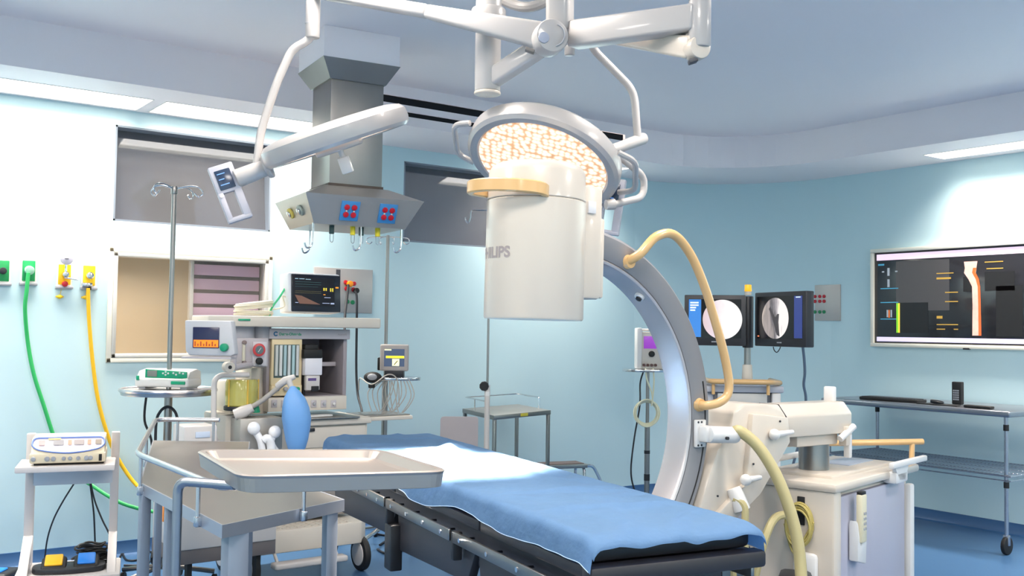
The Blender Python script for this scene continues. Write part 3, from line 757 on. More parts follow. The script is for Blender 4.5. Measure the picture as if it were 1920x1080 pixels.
# control panel of lamp 1 seen behind the detector
def control_panel(t, M, lit=True):
    setfr(mat4=M)
    b = new()     # local x wide, z tall, y thick
    prism(b, [(-.05, .13), (.05, .13), (.062, .02), (.055, -.12), (.04, -.135), (-.045, -.135), (-.05, -.12)], -.018, .018, XZ, .008)
    return b
def panel_parts(t, M):
    setfr(mat4=M)
    w = .055; setfr(mat4=M @ Matrix.Scale(.86, 4))
    fr_ = new()
    for q in (((-w, -.018, .0), (w, .018, .13)), ((-w, -.018, -.125), (-w+.026, .018, .01)), ((w-.036, -.018, -.125), (w, .018, .01)), ((-w, -.018, -.135), (w, .018, -.112))): box2(fr_, q[0], q[1], .007)
    p = part('control_panel', fr_, mat('panel_lilac', (166, 166, 176), .38), t)
    b = new(); box2(b, (-w+.018, -.022, .015), (w-.022, -.016, .105), .003); part('display', b, mat('panel_display', (40, 54, 76), .2), p)
    b = new()
    for z_, l_ in ((.085, .035), (.06, .025), (.035, .04)): box2(b, (-w+.026, -.0235, z_), (-w+.026+l_, -.0225, z_+.004))
    part('display_text', b, mat('display_glow', (90, 130, 190), .3, emit=.6), p)
    b = new(); cyl(b, (-w+.012, -.02, -.01), (-w+.012, -.024, -.01), .006, seg=10); part('button', b, whitep, p)
z_ax = (PD(418, 315, 3.8)-PD(452, 402, 3.8)).normalized(); 
# lamp seen from the side
C2 = PD(631, 262, 3.9)
tgt2 = Vector((0, 0, .97))+rt*(-.25)+fw*4.2
xdir = (PD(765, 215, 3.9)-PD(495, 310, 3.9))
n2 = (rt*.335+Vector((0, 0, -.935))+fw*.21).normalized()
t2, M2 = surgical_lamp('surgical light seen edge-on from the side, in front of the steel pendant', C2, n2, xdir, R=.295)
setfr()
b = new(); tube(b, fillet([PD(588, 62, 3.9), PD(575, 78, 3.9), PD(548, 92, 3.9), PD(521, 150, 3.9), PD(489, 245, 3.9), PD(481, 315, 3.88)], .05, 5), .0165, 12); part('suspension_tube', b, lampw, t2)
b = new(); cyl(b, PD(442, 336, 3.86), PD(508, 310, 3.9), .036, .033, 24, .006); part('pivot', b, lampw, t2)
b = new(); cyl(b, PD(497, 314, 3.9), PD(506, 310, 3.9), .047, .05, 28, .006); part('pivot_collar', b, mat('lamp_shell', (0, 0, 0)), t2)
PM = frame_from(PD(432, 362, 3.85), (rt*.93+fw*.36), -(-fw*.93+rt*.36), z_ax)
zz = z_ax; yy = (fw*.92-rt*.38); yy = (yy-zz*yy.dot(zz)).normalized(); PM = frame_from(PD(431, 361, 3.85), yy.cross(zz), yy, zz)
panel_parts(t2, PM)
setfr(mat4=M2)
b = new(); cyl(b, (.03, 0, -.02), (.03, 0, -.075), .012, .012, 12); box2(b, (.005, -.02, -.125), (.05, .02, -.07), .004); cyl(b, (-.02, 0, -.045), (.12, 0, -.045), .03, .03, 6)
b2 = new(); cyl(b2, (.0, 0, -.03), (.0, 0, -.075), .011, .011, 12); box2(b2, (-.022, -.02, -.135), (.022, .02, -.07), .005)
b.free(); part('sterile_handle', b2, whitep, t2)
b = new(); box2(b, (-.09, -.06, -.045), (.09, .06, -.02), .01); part('handle_plate', b, mat('lamp_shell', (0, 0, 0)), t2)
zz = (PD(1165, 355, 4)-PD(1155, 425, 4)).normalized(); yy = -(-fw*.9-rt*.1); yy = (fw*.96+rt*.28); yy = (yy-zz*yy.dot(zz)).normalized()
panel_parts(t1, frame_from(PD(1146, 387, 4.05), yy.cross(zz), yy, zz))
for o in [o for o in COL.objects if o.name.startswith('rim_handle')]: pass
# their beams
def beam(M, target, power, size, blend, col, rad):
    l = bpy.data.lights.new('surgical_beam', 'SPOT'); l.energy = power; l.spot_size = math.radians(size); l.spot_blend = blend; l.color = col; l.shadow_soft_size = rad
    o = bpy.data.objects.new('surgical_beam', l); COL.objects.link(o)
    p = M @ Vector((0, 0, -.06)); d = (target-p).normalized(); m = d.to_track_quat('-Z', 'Y').to_matrix().to_4x4(); m.translation = p; o.matrix_world = m
beam(M1, PZ(850, 872, .97), 1100, 34, .5, (1, .9, .78), .1)
beam(M2, PZ(760, 858, .97), 480, 28, .5, (1, .86, .72), .1)

# ================================================================== CEILING ARMS
setfr()
t = thing('ceiling_arm_mount', 'white jointed ceiling arms and hub that carry the surgical lights', 'ceiling mount', PD(930, 0, 3.75), 0)
setfr()
def beamarm(b, p, q, w0, h0, w1=None, h1=None, bev=.012):
    p = Vector(p); q = Vector(q); w1 = w1 or w0; h1 = h1 or h0
    x = (q-p).normalized(); y = Vector((0, 0, 1)).cross(x).normalized(); z = x.cross(y)
    Mx = frame_from(p, x, y, z); Ln = (q-p).length
    tt = bmesh.new(); bmesh.ops.create_cube(tt, size=1)
    for v in tt.verts:
        k = v.co.x+.5; v.co = Vector((k*Ln, v.co.y*(w0*(1-k)+w1*k), v.co.z*(h0*(1-k)+h1*k)))
    bmesh.ops.bevel(tt, geom=tt.edges[:], offset=bev, segments=3, affect='EDGES', profile=.5)
    bmesh.ops.transform(tt, matrix=FR @ Mx, verts=tt.verts); _merge(b, tt); return b
def vcyl(b, px, y0, y1, d, r, seg=32, bev=.006):
    a = PD(px, y0, d); c = PD(px, y1, d); c2 = Vector((a.x, a.y, c.z)); cyl(b, a, c2, r, r, seg, bev)
hubd = 3.75
b = new(); p = PD(914, 172, hubd); cyl(b, p, (p.x, p.y, 3.0), .048, seg=40, bev=.005)
hub = part('hub_column', b, lampw, t)
b = new(); cyl(b, (p.x, p.y, ZC-.09), (p.x, p.y, ZC), .16, .2, 40); cyl(b, (p.x, p.y, ZC-.2), (p.x, p.y, ZC-.09), .075, .13, 40); part('ceiling_canopy', b, lampw, hub)
b = new(); cyl(b, p, p-Vector((0, 0, .012)), .05, seg=40, bev=.004); part('hub_end_cap', b, creamm, hub)
b = new(); c = PD(914, 25, hubd); cyl(b, (p.x, p.y, c.z-.04), (p.x, p.y, c.z+.02), .064, seg=40, bev=.006); part('hub_collar', b, lampw, hub)
# arm from the hub end to the round joint, and the long spring arm to the edge-on lamp
b = new(); beamarm(b, PD(916, 152, hubd), PD(1022, 82, 3.6), .055, .07); part('lower_arm', b, lampw, t)
b = new(); j = PD(1030, 72, 3.55); vd = (j-CAMO).normalized(); sidev = (rt*.25-fw*.97).normalized()
cyl(b, j-sidev*.045, j+sidev*.045, .06, seg=40, bev=.012); jt = part('joint', b, lampw, t)
b = new(); c = PD(1019, 71, 3.5); cyl(b, c, c+sidev*.008, .0195, seg=24, bev=.002); part('joint_button', b, mat('button_blue_grey', (156, 162, 178), .4), jt)
b = new(); tube(b, [j+sidev*.046+(rt*math.cos(a_)+Vector((0, 0, 1))*math.sin(a_))*.04 for a_ in [math.radians(-75+12*k) for k in range(13)]], .0022, 6); part('joint_gap', b, greym, jt)
b = new(); beamarm(b, PD(1050, 62, 3.62), PD(1050, -40, 3.62), .09, .09, bev=.02); part('elbow', b, lampw, t)
b = new(); beamarm(b, PD(1028, 70, 3.56), PD(800, 22, 3.75), .055, .098, .05, .05); beamarm(b, PD(803, 22, 3.75), PD(590, -14, 3.88), .05, .05, .045, .04)
part('spring_arm', b, lampw, t)
b = new(); beamarm(b, PD(985, 92, 3.5), PD(1002, 98, 3.5), .03, .012, bev=.002); part('joint_slot', b, mat('slot_grey', (110, 104, 100), .5), jt)
b = new(); cyl(b, PD(588, -30, 3.9), PD(586, 72, 3.9), .028, seg=28, bev=.006); part('end_joint', b, lampw, t)
b = new(); cyl(b, PD(586, 44, 3.9), PD(586, 45.2, 3.9), .0285, seg=28); part('joint_ring', b, greym, t)
# broad beam to the right with its end joint, and the arm folded back to lamp 1
b = new(); beamarm(b, PD(1075, 66, 3.6), PD(1308, 34, 3.25), .07, .095, .07, .085, bev=.01); part('broad_arm', b, lampw, t)
b = new(); q = PD(1312, 56, 3.25); 
cyl(b, q+Vector((0, 0, .1)), q-Vector((0, 0, .06)), .036, seg=32, bev=.008); ej = part('end_elbow', b, lampw, t)
b = new(); k = PD(1306, 92, 3.25); cyl(b, k-(rt*.3-fw*.95)*.03, k+(rt*.3-fw*.95)*.03, .038, seg=32, bev=.008); part('folded_joint', b, creamm, t)
b = new(); beamarm(b, PD(1300, 90, 3.25), PD(1098, 62, 3.9), .05, .075, .04, .045, bev=.012); part('folded_arm', b, creamm, t)
b = new(); beamarm(b, PD(1291, 117, 3.24), PD(1307, 112, 3.24), .035, .014, bev=.003); part('joint_slot', b, mat('slot_dark', (70, 70, 76), .5), t)
b = new(); cyl(b, PD(1068, 85, 3.85), PD(1068, 104, 3.85), .02, seg=20, bev=.004); part('stop_knob', b, lampw, t)
# canopy sweep seen at the very top
b = new(); tube(b, crom([PD(905, -20, 3.9), PD(960, 8, 3.9), PD(1000, 12, 3.85), PD(1045, -8, 3.8)], 6), .02, 10); part('cable_sleeve', b, lampw, t)

# ================================================================== STEEL CEILING PENDANT
# vertical edges measured at x 583 / 617 / 721
pdn = PD(617, 350, 5.45); plf = PD(578, 350, 5.72); prr = PD(716, 350, 5.6)
v1 = Vector((prr.x-pdn.x, prr.y-pdn.y, 0)); v2 = Vector((plf.x-pdn.x, plf.y-pdn.y, 0))
ex = v1.normalized(); ey = Vector((-ex.y, ex.x, 0)); WX = v1.length; WY = abs(v2.dot(ey)); WY = max(WY, .26)
t = thing('ceiling_pendant', 'stainless steel ceiling pendant column with red socket panels on its head', 'medical pendant', (pdn.x, pdn.y, 2.0), yaw_of(ex))
PMx = frame_from((pdn.x, pdn.y, 0), ex, ey, (0, 0, 1)); setfr(mat4=PMx)
zt = L(PD(640, 160, 5.5)).z; zb_ = L(PD(640, 360, 5.45)).z; zf0 = zt; 
b = new(); box2(b, (0, 0, zb_-.01), (WX, WY, 2.98), .003); pc = part('steel_column', b, steelt, t)
b = new(); f = .07; za = L(PD(620, 145, 5.45)).z; zc = za+.1
lo = [(-.01, -.01), (WX+.01, -.01), (WX+.01, WY+.01), (-.01, WY+.01)]; hi = [(-f, -f), (WX+f, -f), (WX+f, WY+f), (-f, WY+f)]
def frustum(b, lo, hi, z0, z1):
    A = [b.verts.new(FR @ Vector((*p, z0))) for p in lo]; B = [b.verts.new(FR @ Vector((*p, z1))) for p in hi]
    b.faces.new(A[::-1]); b.faces.new(B)
    for i in range(4): b.faces.new((A[i], A[(i+1) % 4], B[(i+1) % 4], B[i]))
frustum(b, lo, hi, za, zc); part('flared_collar', b, steelt, t)
b = new(); box2(b, (-f+.004, -f+.004, zc), (WX+f-.004, WY+f-.004, ZC), .003); part('ceiling_box', b, ceilm, t)
# head
zh1 = L(PD(617, 358, 5.45)).z; zh0 = L(PD(600, 419, 5.35)).z
b = new(); g = .11; g2 = .16
t0 = [(-.1, -.05), (WX+.15, -.05), (WX+.15, WY+.05), (-.1, WY+.05)]
A = [(-.12, -.17), (WX+.16, -.17), (WX+.16, WY+.12), (-.12, WY+.12)]; Bm = [(-.0, -.07), (WX+.03, -.07), (WX+.03, WY+.05), (-.0, WY+.05)]
frustum(b, [(-.1, -.06), (WX+.12, -.06), (WX+.12, WY+.06), (-.1, WY+.06)], [(-.17, -.13), (WX+.2, -.13), (WX+.2, WY+.12), (-.17, WY+.12)], zh0, zh1-.035)
frustum(b, [(-.17, -.13), (WX+.2, -.13), (WX+.2, WY+.12), (-.17, WY+.12)], [(-.03, -.015), (WX+.03, -.015), (WX+.03, WY+.01), (-.03, WY+.01)], zh1-.035, zh1+.03)
hd = part('head', b, mat('head_steel', (190, 186, 180), .35, .8, var=.05), t, ang=.2)
b = new(); box2(b, (-.006, -.006, zh1+.02), (WX+.006, WY+.006, zh1+.045)); part('column_foot', b, mat('gap_brown', (70, 60, 52), .6), t)
# blue socket plates on the sloping front face: plane from (y=-.06,z=zh0) to (y=-.13,z=zh1-.035)
slope = Vector((0, -.07, (zh1-.035-zh0))).normalized(); nrm = Vector((1, 0, 0)).cross(slope)
def facepos(x, f_, out): 
    base = Vector((x, -.06, zh0))+slope*(f_*((zh1-.035-zh0)/slope.z)); return base+nrm*out
sgn = 1 if nrm.y < 0 else -1
FM0 = FR.copy()
for cx, lab in ((.085, 1), (WX*.5+.15, 2)):
    c = facepos(cx, .5, sgn*.004); Mf = FM0 @ frame_from(c, (1, 0, 0), nrm*sgn*-1, slope)
    setfr(mat4=Mf); b = new(); box2(b, (-.052, -.004, -.055), (.052, .004, .055), .002); pl = part('socket_plate', b, mat('plate_blue', (58, 128, 186), .45), t)
    for dx in (-.021, .021):
        for dz in (-.02, .022):
            b = new(); cyl(b, (dx, -.003, dz), (dx, -.011, dz), .0155, seg=20, bev=.002); s_ = part('red_socket', b, redm, pl)
        b = new(); box2(b, (dx-.004, -.008, -.003), (dx+.004, -.004, .005)); part('switch', b, whitep, pl)
setfr(mat4=FM0)
# round outlets on the left face
for yy_, cc in ((WY*.15, (150, 160, 150)), (WY*.7, (214, 190, 90))):
    zm = (zh0+zh1-.035)/2; p = Vector((-.14, yy_, zm)); nn = Vector((-1, 0, -.6)).normalized()
    b = new(); cyl(b, p-nn*.005, p+nn*.01, .03, seg=24, bev=.003); o_ = part('gas_outlet', b, mat('ring_%d' % cc[0], cc, .4), t)
    b = new(); cyl(b, p+nn*.008, p+nn*.02, .018, seg=20, bev=.003); part('outlet_core', b, chrome, o_)
# hooks and hose couplings below
def hook_pts(x, y, z, dirx=-1, s=1.): return [(x, y, z), (x, y, z-.1*s), (x+dirx*.012*s, y, z-.13*s), (x+dirx*.035*s, y, z-.135*s), (x+dirx*.045*s, y, z-.11*s)]
for x, y in ((-.1, -.05), (WX*.55, -.05), (WX+.1, -.05), (.0, WY)):
    b = new(); tube(b, crom(hook_pts(x, y, zh0+.005), 5), .005, 8); part('hook', b, chrome, t)
for k, (x, cc) in enumerate(((.02, (30, 60, 60)), (.14, (226, 206, 40)), (WX*.62, (30, 50, 44)), (WX-.02, (226, 206, 40)))):
    b = new(); cyl(b, (x, .0, zh0+.002), (x, .0, zh0-.045), .014, seg=16, bev=.002); o_ = part('hose_coupling', b, mat('coup_%d' % cc[0], cc, .4), t)
    b = new(); tube(b, crom([(x-.008, 0, zh0-.04), (x-.008, 0, zh0-.08), (x+.002, 0, zh0-.09), (x+.01, 0, zh0-.08), (x+.01, 0, zh0-.04)], 4), .002, 6); part('coupling_loop', b, chrome, o_)

# ================================================================== MAYO STAND (tray in front)
zT = 1.12
fl, nl, nr, fr2 = [PZ(*q, zT) for q in ((366, 846), (452, 896), (846, 886), (716, 846))]
cen = (fl+nl+nr+fr2)/4; ex = ((nr-nl)+(fr2-fl)).normalized(); ey = Vector((-ex.y, ex.x, 0))
t = thing('mayo_stand', 'mayo stand in front with rimmed steel tray on a bent tube', 'instrument stand', (cen.x, cen.y, 0), yaw_of(ex))
c4 = [L(p) for p in (fl, nl, nr, fr2)]
def rounded(poly, r, n=6): return fillet([Vector((x, y, 0)) for x, y in poly], r, n, closed=True)
base = [(p.x, p.y) for p in c4]
def inset(pts, d):
    cx = sum(p.x for p in pts)/len(pts); cy = sum(p.y for p in pts)/len(pts); out = []
    for i, p in enumerate(pts):
        a, c = pts[i-1], pts[(i+1) % len(pts)]; tdir = (c-a).normalized(); nn = Vector((-tdir.y, tdir.x, 0))
        if nn.dot(Vector((cx, cy, 0))-p) < 0: nn = -nn
        out.append(p+nn*d)
    return out
R0 = rounded(base, .06, 7)
prof = [(0.012, -.036), (.004, -.034), (.0, -.004), (-.003, .002), (.002, .005), (.014, .003), (.02, -.003), (.03, -.014), (.042, -.018)]
b = new(); rings = []
bq = [Vector((x, y, 0)) for x, y in base]
def inq(d):
    out = []
    for i, p in enumerate(bq):
        d1 = (p-bq[i-1]).normalized(); d2 = (bq[(i+1) % 4]-p).normalized(); n1_ = Vector((-d1.y, d1.x, 0)); n2_ = Vector((-d2.y, d2.x, 0)); m_ = (n1_+n2_).normalized()
        out.append(p+m_*(d/max(.3, m_.dot(n1_))))
    return out
for d, z in prof: rings.append([b.verts.new(FR @ Vector((p.x, p.y, zT+z))) for p in fillet(inq(d), max(.02, .06-d), 7, closed=True)])
n = len(R0)
for i in range(len(rings)-1):
    for k in range(n): b.faces.new((rings[i][k], rings[i][(k+1) % n], rings[i+1][(k+1) % n], rings[i+1][k]))
for rg in (rings[-1], rings[0]):
    cv = b.verts.new(sum((v.co for v in rg), Vector())/len(rg))
    for k in range(n): b.faces.new((rg[k], rg[(k+1) % n], cv))
part('tray', b, mat('tray_steel', (178, 168, 160), .4, .9, var=.02, vscale=3), t, ang=.12)
tubem = mat('tube_steel', (156, 158, 166), .32, .95, var=.03)
b = new(); pA = L(PD(425, 897, 2.33)); pB = L(PD(352, 893, 2.36)); pC = L(PD(333, 915, 2.37)); zt_ = min(pB.z, zT-.036-.0)-.004
side = [L(PD(440, 899, 2.33)), L(PD(334, 893, 2.38))]
bx, by = side[1].x, side[1].y
tube(b, fillet([Vector((side[0].x, side[0].y, zt_)), Vector((bx, by, zt_)), Vector((bx+.0, by+.0, .05))], .03, 6), .0115, 14); part('support_tube', b, tubem, t)
b = new(); tube(b, [Vector((side[0].x-.01, side[0].y, zt_)), Vector((side[0].x+.3, side[0].y+.03, zt_-.0))], .009, 8); tube(b, [Vector((side[0].x+.0, side[0].y+.16, zt_)), Vector((side[0].x+.3, side[0].y+.19, zt_))], .009, 8)
split('tray_support', b, tubem, t)
b = new(); box2(b, (bx-.02, by-.18, .03), (bx+.02, by+.26, .07), .008); part('base_bar', b, tubem, t)
b = new(); box2(b, (bx, by-.015, .03), (bx+.4, by+.025, .06), .008); part('base_foot', b, tubem, t)

# ================================================================== CRESCENT INSTRUMENT TABLE
zI = .9
P = [PZ(*q, zI) for q in ((262, 905), (417, 985), (645, 937))]
P4 = P[2]+(P[0]-P[1])*1.02; P5 = PZ(468, 828, zI); P6 = PZ(287, 826, zI)
poly = [P[0], P[1], P[2], P4, P5, P6]
t = thing('instrument_table', 'angled steel instrument table with a tube rail, behind the mayo stand', 'instrument table', (P[1].x, P[1].y, 0), 0)
pl = [(L(p).x, L(p).y) for p in poly]
b = new(); prism(b, pl, zI-.006, zI, bev=0)
part('table_top', b, mat('table_steel', (142, 136, 130), .38, .9, var=.05, vscale=4), t, ang=.3)
b = new(); cx_ = sum(p[0] for p in pl)/6; cy_ = sum(p[1] for p in pl)/6
n6 = []
for i in range(6):
    p, q, r = Vector((*pl[i-1], 0)), Vector((*pl[i], 0)), Vector((*pl[(i+1) % 6], 0)); d1 = (q-p).normalized(); d2 = (r-q).normalized()
    nn = Vector((d1.y+d2.y, -(d1.x+d2.x), 0)).normalized(); n6.append((q+nn*.002, q-nn*.004))
for i in range(6):
    (o0, i0), (o1_, i1) = n6[i], n6[(i+1) % 6]; z0, z1 = Vector((0, 0, zI-.036)), Vector((0, 0, zI+.001))
    quad(b, o0+z0, o1_+z0, o1_+z1, o0+z1); quad(b, i0+z0, i1+z0, i1+z1, i0+z1); quad(b, o0+z1, o1_+z1, i1+z1, i0+z1); quad(b, o0+z0, o1_+z0, i1+z0, i0+z0)
bmesh.ops.remove_doubles(b, verts=b.verts, dist=1e-5)
part('edge_band', b, mat('band_steel', (170, 174, 184), .35, .7), t, ang=.3)
tubem2 = mat('rail_steel', (196, 196, 200), .25, .95)
def off(i, d, j=None):
    a_ = Vector((*pl[i], 0)); return a_
cxy = Vector((sum(p[0] for p in pl)/6, sum(p[1] for p in pl)/6, 0))
zr = zI+.1
def inp(p, q, f): return Vector((p[0]+(q[0]-p[0])*f, p[1]+(q[1]-p[1])*f, 0))
def up_(v, z=zr): return Vector((v.x, v.y, z))
a0, a1_, a2_, a4_, a5_ = [Vector((*pl[i], 0)) for i in (0, 1, 2, 4, 5)]
o1 = Vector((.0, -.012, 0))
rp = [up_(inp(pl[5], pl[4], .68)), up_(inp(pl[5], pl[4], .02)), up_(a0+Vector((-.012, 0, 0))), up_(a1_+Vector((-.0, -.012, 0))), up_(inp(pl[1], pl[2], 1.02)+o1)]
b = new(); tube(b, fillet(rp, .09, 7), .0105, 12); rl = part('rail', b, tubem2, t)
def post(i, k, f, o=(0, 0)):
    p = inp(pl[i], pl[k], f)+Vector((*o, 0)); b = new(); cyl(b, (p.x, p.y, zI-.035), (p.x, p.y, zr), .0065, seg=10); box2(b, (p.x-.01, p.y-.01, zI-.035), (p.x+.01, p.y+.01, zI-.005), .003); part('rail_post', b, tubem2, t)
post(5, 4, .62); post(5, 4, .25); post(5, 0, .5, (-.006, 0)); post(0, 1, .06, (-.012, 0)); post(0, 1, .78, (-.01, -.004)); post(1, 2, .62, (0, -.012))
def leg(px, py, wd=.032, xy=None, z1=zI-.04):
    p = L(PZ(px, py, z1)); b = new(); box2(b, (p.x-wd/2, p.y-wd/2, .09), (p.x+wd/2, p.y+wd/2, z1+.02), .003); part('leg', b, mat('leg_bluegrey', (138, 146, 160), .4, .5), t)
    b = new(); cyl(b, (p.x-.015, p.y, .045), (p.x+.015, p.y, .045), .045, bev=.005); part('caster', b, blackm, t)
leg(272, 930, .034); leg(319, 950, .03); leg(441, 1000, .06); leg(619, 960, .038); leg(470, 850, .03); leg(300, 845, .03)
b = new(); p_ = [L(PZ(*q, .25)) for q in ((300, 1085), (450, 1150), (640, 1110))]
# ================================================================== LEFT EQUIPMENT STAND
def camthing(name, label, cat, px, py, z=0., dep=None, rot=0., group=None):
    p = PD(px, py, dep) if dep else PZ(px, py, z)
    return thing(name, label, cat, (p.x, p.y, z), CAMRZ+rot, group), p
dS = 5.5; SC = dS/FPX
def U(px, x0): return (px-x0)*SC
t = thing('equipment_stand', 'white two-shelf equipment stand below the gas outlets', 'stand', PZ(132, 1100, 0), CAMRZ+.36)
d0 = (PZ(132, 1100, 0)).dot(fw); SC = d0/FPX
def X(px): return (px-132)*SC
def Zp(py): return EYE-(py-540-FPX*math.tan(PIT)+11.8*1.0)*SC if False else (PD(132, py, d0).z)
wst = mat('stand_white', (206, 200, 198), .4)
b = new(); prism(b, [(0, 0)], 0, 0) if False else None
zs, zb2 = Zp(862), Zp(1050)
for s in (-1, 1):
    xo = X(50) if s < 0 else X(210); xi = X(66) if s < 0 else X(195)
    b = new(); box2(b, (min(xo, xi), -.0, zb2+.15), (max(xo, xi), .04, Zp(810)), .006)
    prism(b, [(.0, zb2+.16), (.04, zb2+.16), (.04, zb2), (-.3, zb2-.0), (-.3, zb2+.0)], min(xo, xi), max(xo, xi), Matrix(((0, 0, 1, 0), (1, 0, 0, 0), (0, 1, 0, 0), (0, 0, 0, 1))), .004)
    part('side_frame', b, wst, t)
b = new(); box2(b, (X(42), -.32, zs-.018), (X(204), .02, zs+.014), .006); part('upper_shelf', b, wst, t)
b = new(); box2(b, (X(62), .0, zs-.13), (X(200), .012, zs-.01), .003); part('back_panel', b, mat('stand_back', (206, 212, 220), .5), t)
b = new(); box2(b, (X(44), -.34, zb2-.035), (X(218), .06, zb2), .01); part('lower_shelf', b, wst, t)
for sx in (X(60), X(205)):
    for sy in (-.3, .03):
        b = new(); cyl(b, (sx-.012, sy, .03), (sx+.012, sy, .03), .03, bev=.004); box2(b, (sx-.01, sy-.015, .03), (sx+.01, sy+.015, zb2-.03), .003); part('caster', b, blackm, t)
EM = FR.copy(); zshelf = zs+.0142
t = thing('electrosurgical_unit', 'beige electrosurgical unit with a blue-rimmed sloping panel on the stand shelf', 'medical device', EM @ Vector((X(126), -.14, zshelf)), CAMRZ+.36)
b = new(); w_ = .185; box2(b, (-w_, -.16, .012), (w_, .14, .065), .01); prism(b, [(-.16, .06), (-.085, .138), (.14, .14), (.14, .06)], -w_+.006, w_-.006, Matrix(((0, 0, 1, 0), (1, 0, 0, 0), (0, 1, 0, 0), (0, 0, 0, 1))), .006)
bd = part('body', b, mat('esu_beige', (222, 208, 180), .4), t)
b = new(); box2(b, (-w_+.02, -.13, 0), (w_-.01, .13, .014), .003); part('underside', b, blackm, t)
sl = Vector((0, .11, .045)).normalized(); 
def on_slope(x, f_): return Vector((x, -.160+.073*f_-.002, .0615+.076*f_+.002))
b = new(); ring = [on_slope(x, f_)+Vector((0, 0, .002)) for x, f_ in ((-.17, .96), (.17, .96), (.178, .5), (.15, .25), (.08, .08), (0, .0), (-.08, .08), (-.15, .25), (-.178, .5))]
tube(b, fillet(ring, .03, 4, True), .005, 8, closed=True); part('blue_rim', b, mat('rim_blue', (118, 142, 214), .35), t)
b = new(); pp = [b.verts.new(FR @ (p+Vector((0, 0, -.001)))) for p in fillet(ring, .03, 4, True)]; b.faces.new(pp); fp_ = part('sloping_panel', b, mat('panel_lav', (214, 208, 216), .35), t)
for i, (x, w2, cc) in enumerate(((-.13, .03, (226, 160, 160)), (-.05, .05, (150, 148, 152)), (.005, .018, (236, 150, 130)), (.05, .05, (158, 150, 150)), (.1, .018, (236, 150, 130)), (.145, .03, (150, 140, 130)))):
    b = new(); q = [on_slope(x-w2/2, .5), on_slope(x+w2/2, .5), on_slope(x+w2/2, .8), on_slope(x-w2/2, .8)]; q = [v+Vector((0, -.003, .003)) for v in q]; quad(b, *q); part('display', b, mat('esu_%d_%d' % (i % 3, cc[1]), cc, .3), fp_)
b = new(); q = [on_slope(x, f_)+Vector((0, -.003, .003)) for x, f_ in ((-.1, .83), (-.04, .83), (-.04, .93), (-.1, .93))]; quad(b, *q); part('yellow_label', b, mat('label_yellow', (236, 204, 120), .5), fp_)
for i, (x, r_, mm) in enumerate(((-.165, .012, greym), (-.1, .013, greym), (-.07, .012, greym), (-.02, .01, greym), (.01, .01, greym), (.05, .01, greym), (.09, .012, greym), (.11, .011, greym))):
    b = new(); cyl(b, (x, -.155, .037), (x, -.168, .037), r_, seg=14, bev=.002); part('socket', b, mm, bd)
b = new(); box2(b, (.15, -.166, .02), (.165, -.158, .055), .002); part('power_switch', b, blackm, bd)
# double foot pedal on the lower shelf + black cable heap
t = thing('double_foot_pedal', 'black double foot switch with yellow and blue pedals on the lower shelf', 'foot pedal', EM @ Vector((X(132), -.2, zb2+.0008)), CAMRZ+.36)
b = new(); prism(b, [(p.x*1.0, p.y) for p in fillet([Vector(v) for v in ((-.18, -.06, 0), (0, -.09, 0), (.18, -.06, 0), (.18, .09, 0), (0, .1, 0), (-.18, .09, 0))], .06, 5, True)], 0, .03, bev=.006)
part('base_plate', b, darkm, t)
for x, cc, nm in ((-.075, (246, 184, 20), 'yellow pedal'), (.085, (34, 126, 220), 'blue pedal')):
    b = new(); box(b, (x, .01, .035), (.125, .15, .035), .018, Matrix.Rotation(math.radians(12), 4, 'X'), seg=3); c_ = part('pedal_guard', b, blackm, t)
    b = new(); box(b, (x, -.0, .06), (.088, .1, .016), .012, Matrix.Rotation(math.radians(20), 4, 'X'), 3); part('pedal', b, mat('pedal_%d' % cc[0], cc, .35), t, nm)
b = new(); rnd = random.Random(5)
for k in range(9):
    cx, cy = .02+.03*rnd.random()-.01, -.01+.03*rnd.random(); r_ = .06+.03*rnd.random(); z0 = .012+.012*k
    pts = [EM @ Vector((X(160)+cx*1.0+r_*math.cos(a_), -.06+cy+r_*.55*math.sin(a_), zb2+z0+.006*math.sin(3*a_+k))) for a_ in [2*PI*i/22 for i in range(22)]]
    setfr(); tube(b, pts, .0062, 6, closed=True)
single('cable_bundle', 'heap of coiled black cable behind the foot switch on the stand', 'cable', b, blackm, EM @ Vector((X(160), -.06, zb2)))
setfr(mat4=EM)
# loose cables hanging behind the stand
for lab, pts in (('thin black cable curving down left of the stand shelf to its lower tray', ((140, 905), (118, 940), (100, 975), (88, 1015), (82, 1070))), ('thin black cable hanging straight down behind the white stand', ((168, 900), (172, 930), (176, 965), (178, 1010), (180, 1060))), ('thin black cable slanting right behind the white stand', ((170, 905), (178, 940), (192, 975), (206, 1005), (216, 1050)))):
    setfr(); b = new(); pp = [PD(x, y, 5.95) for x, y in pts]; pp.append(Vector((pp[-1].x, pp[-1].y, .006))); tube(b, crom(pp, 6), .005, 6)
    single('hanging_cable', lab, 'cable', b, blackcab, pp[-1])
# black pedal at the bottom left edge
t = thing('foot_switch', 'black foot switch with a blue pedal, cut off at the bottom left edge', 'foot pedal', PZ(-6, 1086, 0), CAMRZ)
b = new(); box2(b, (-.14, -.1, 0), (.095, .1, .05), .02, 3); part('base', b, darkm, t)
b = new(); box2(b, (-.1, -.085, .045), (.05, .03, .062), .012, 3); part('pedal', b, mat('pedal_34', (34, 126, 220), .35), t)

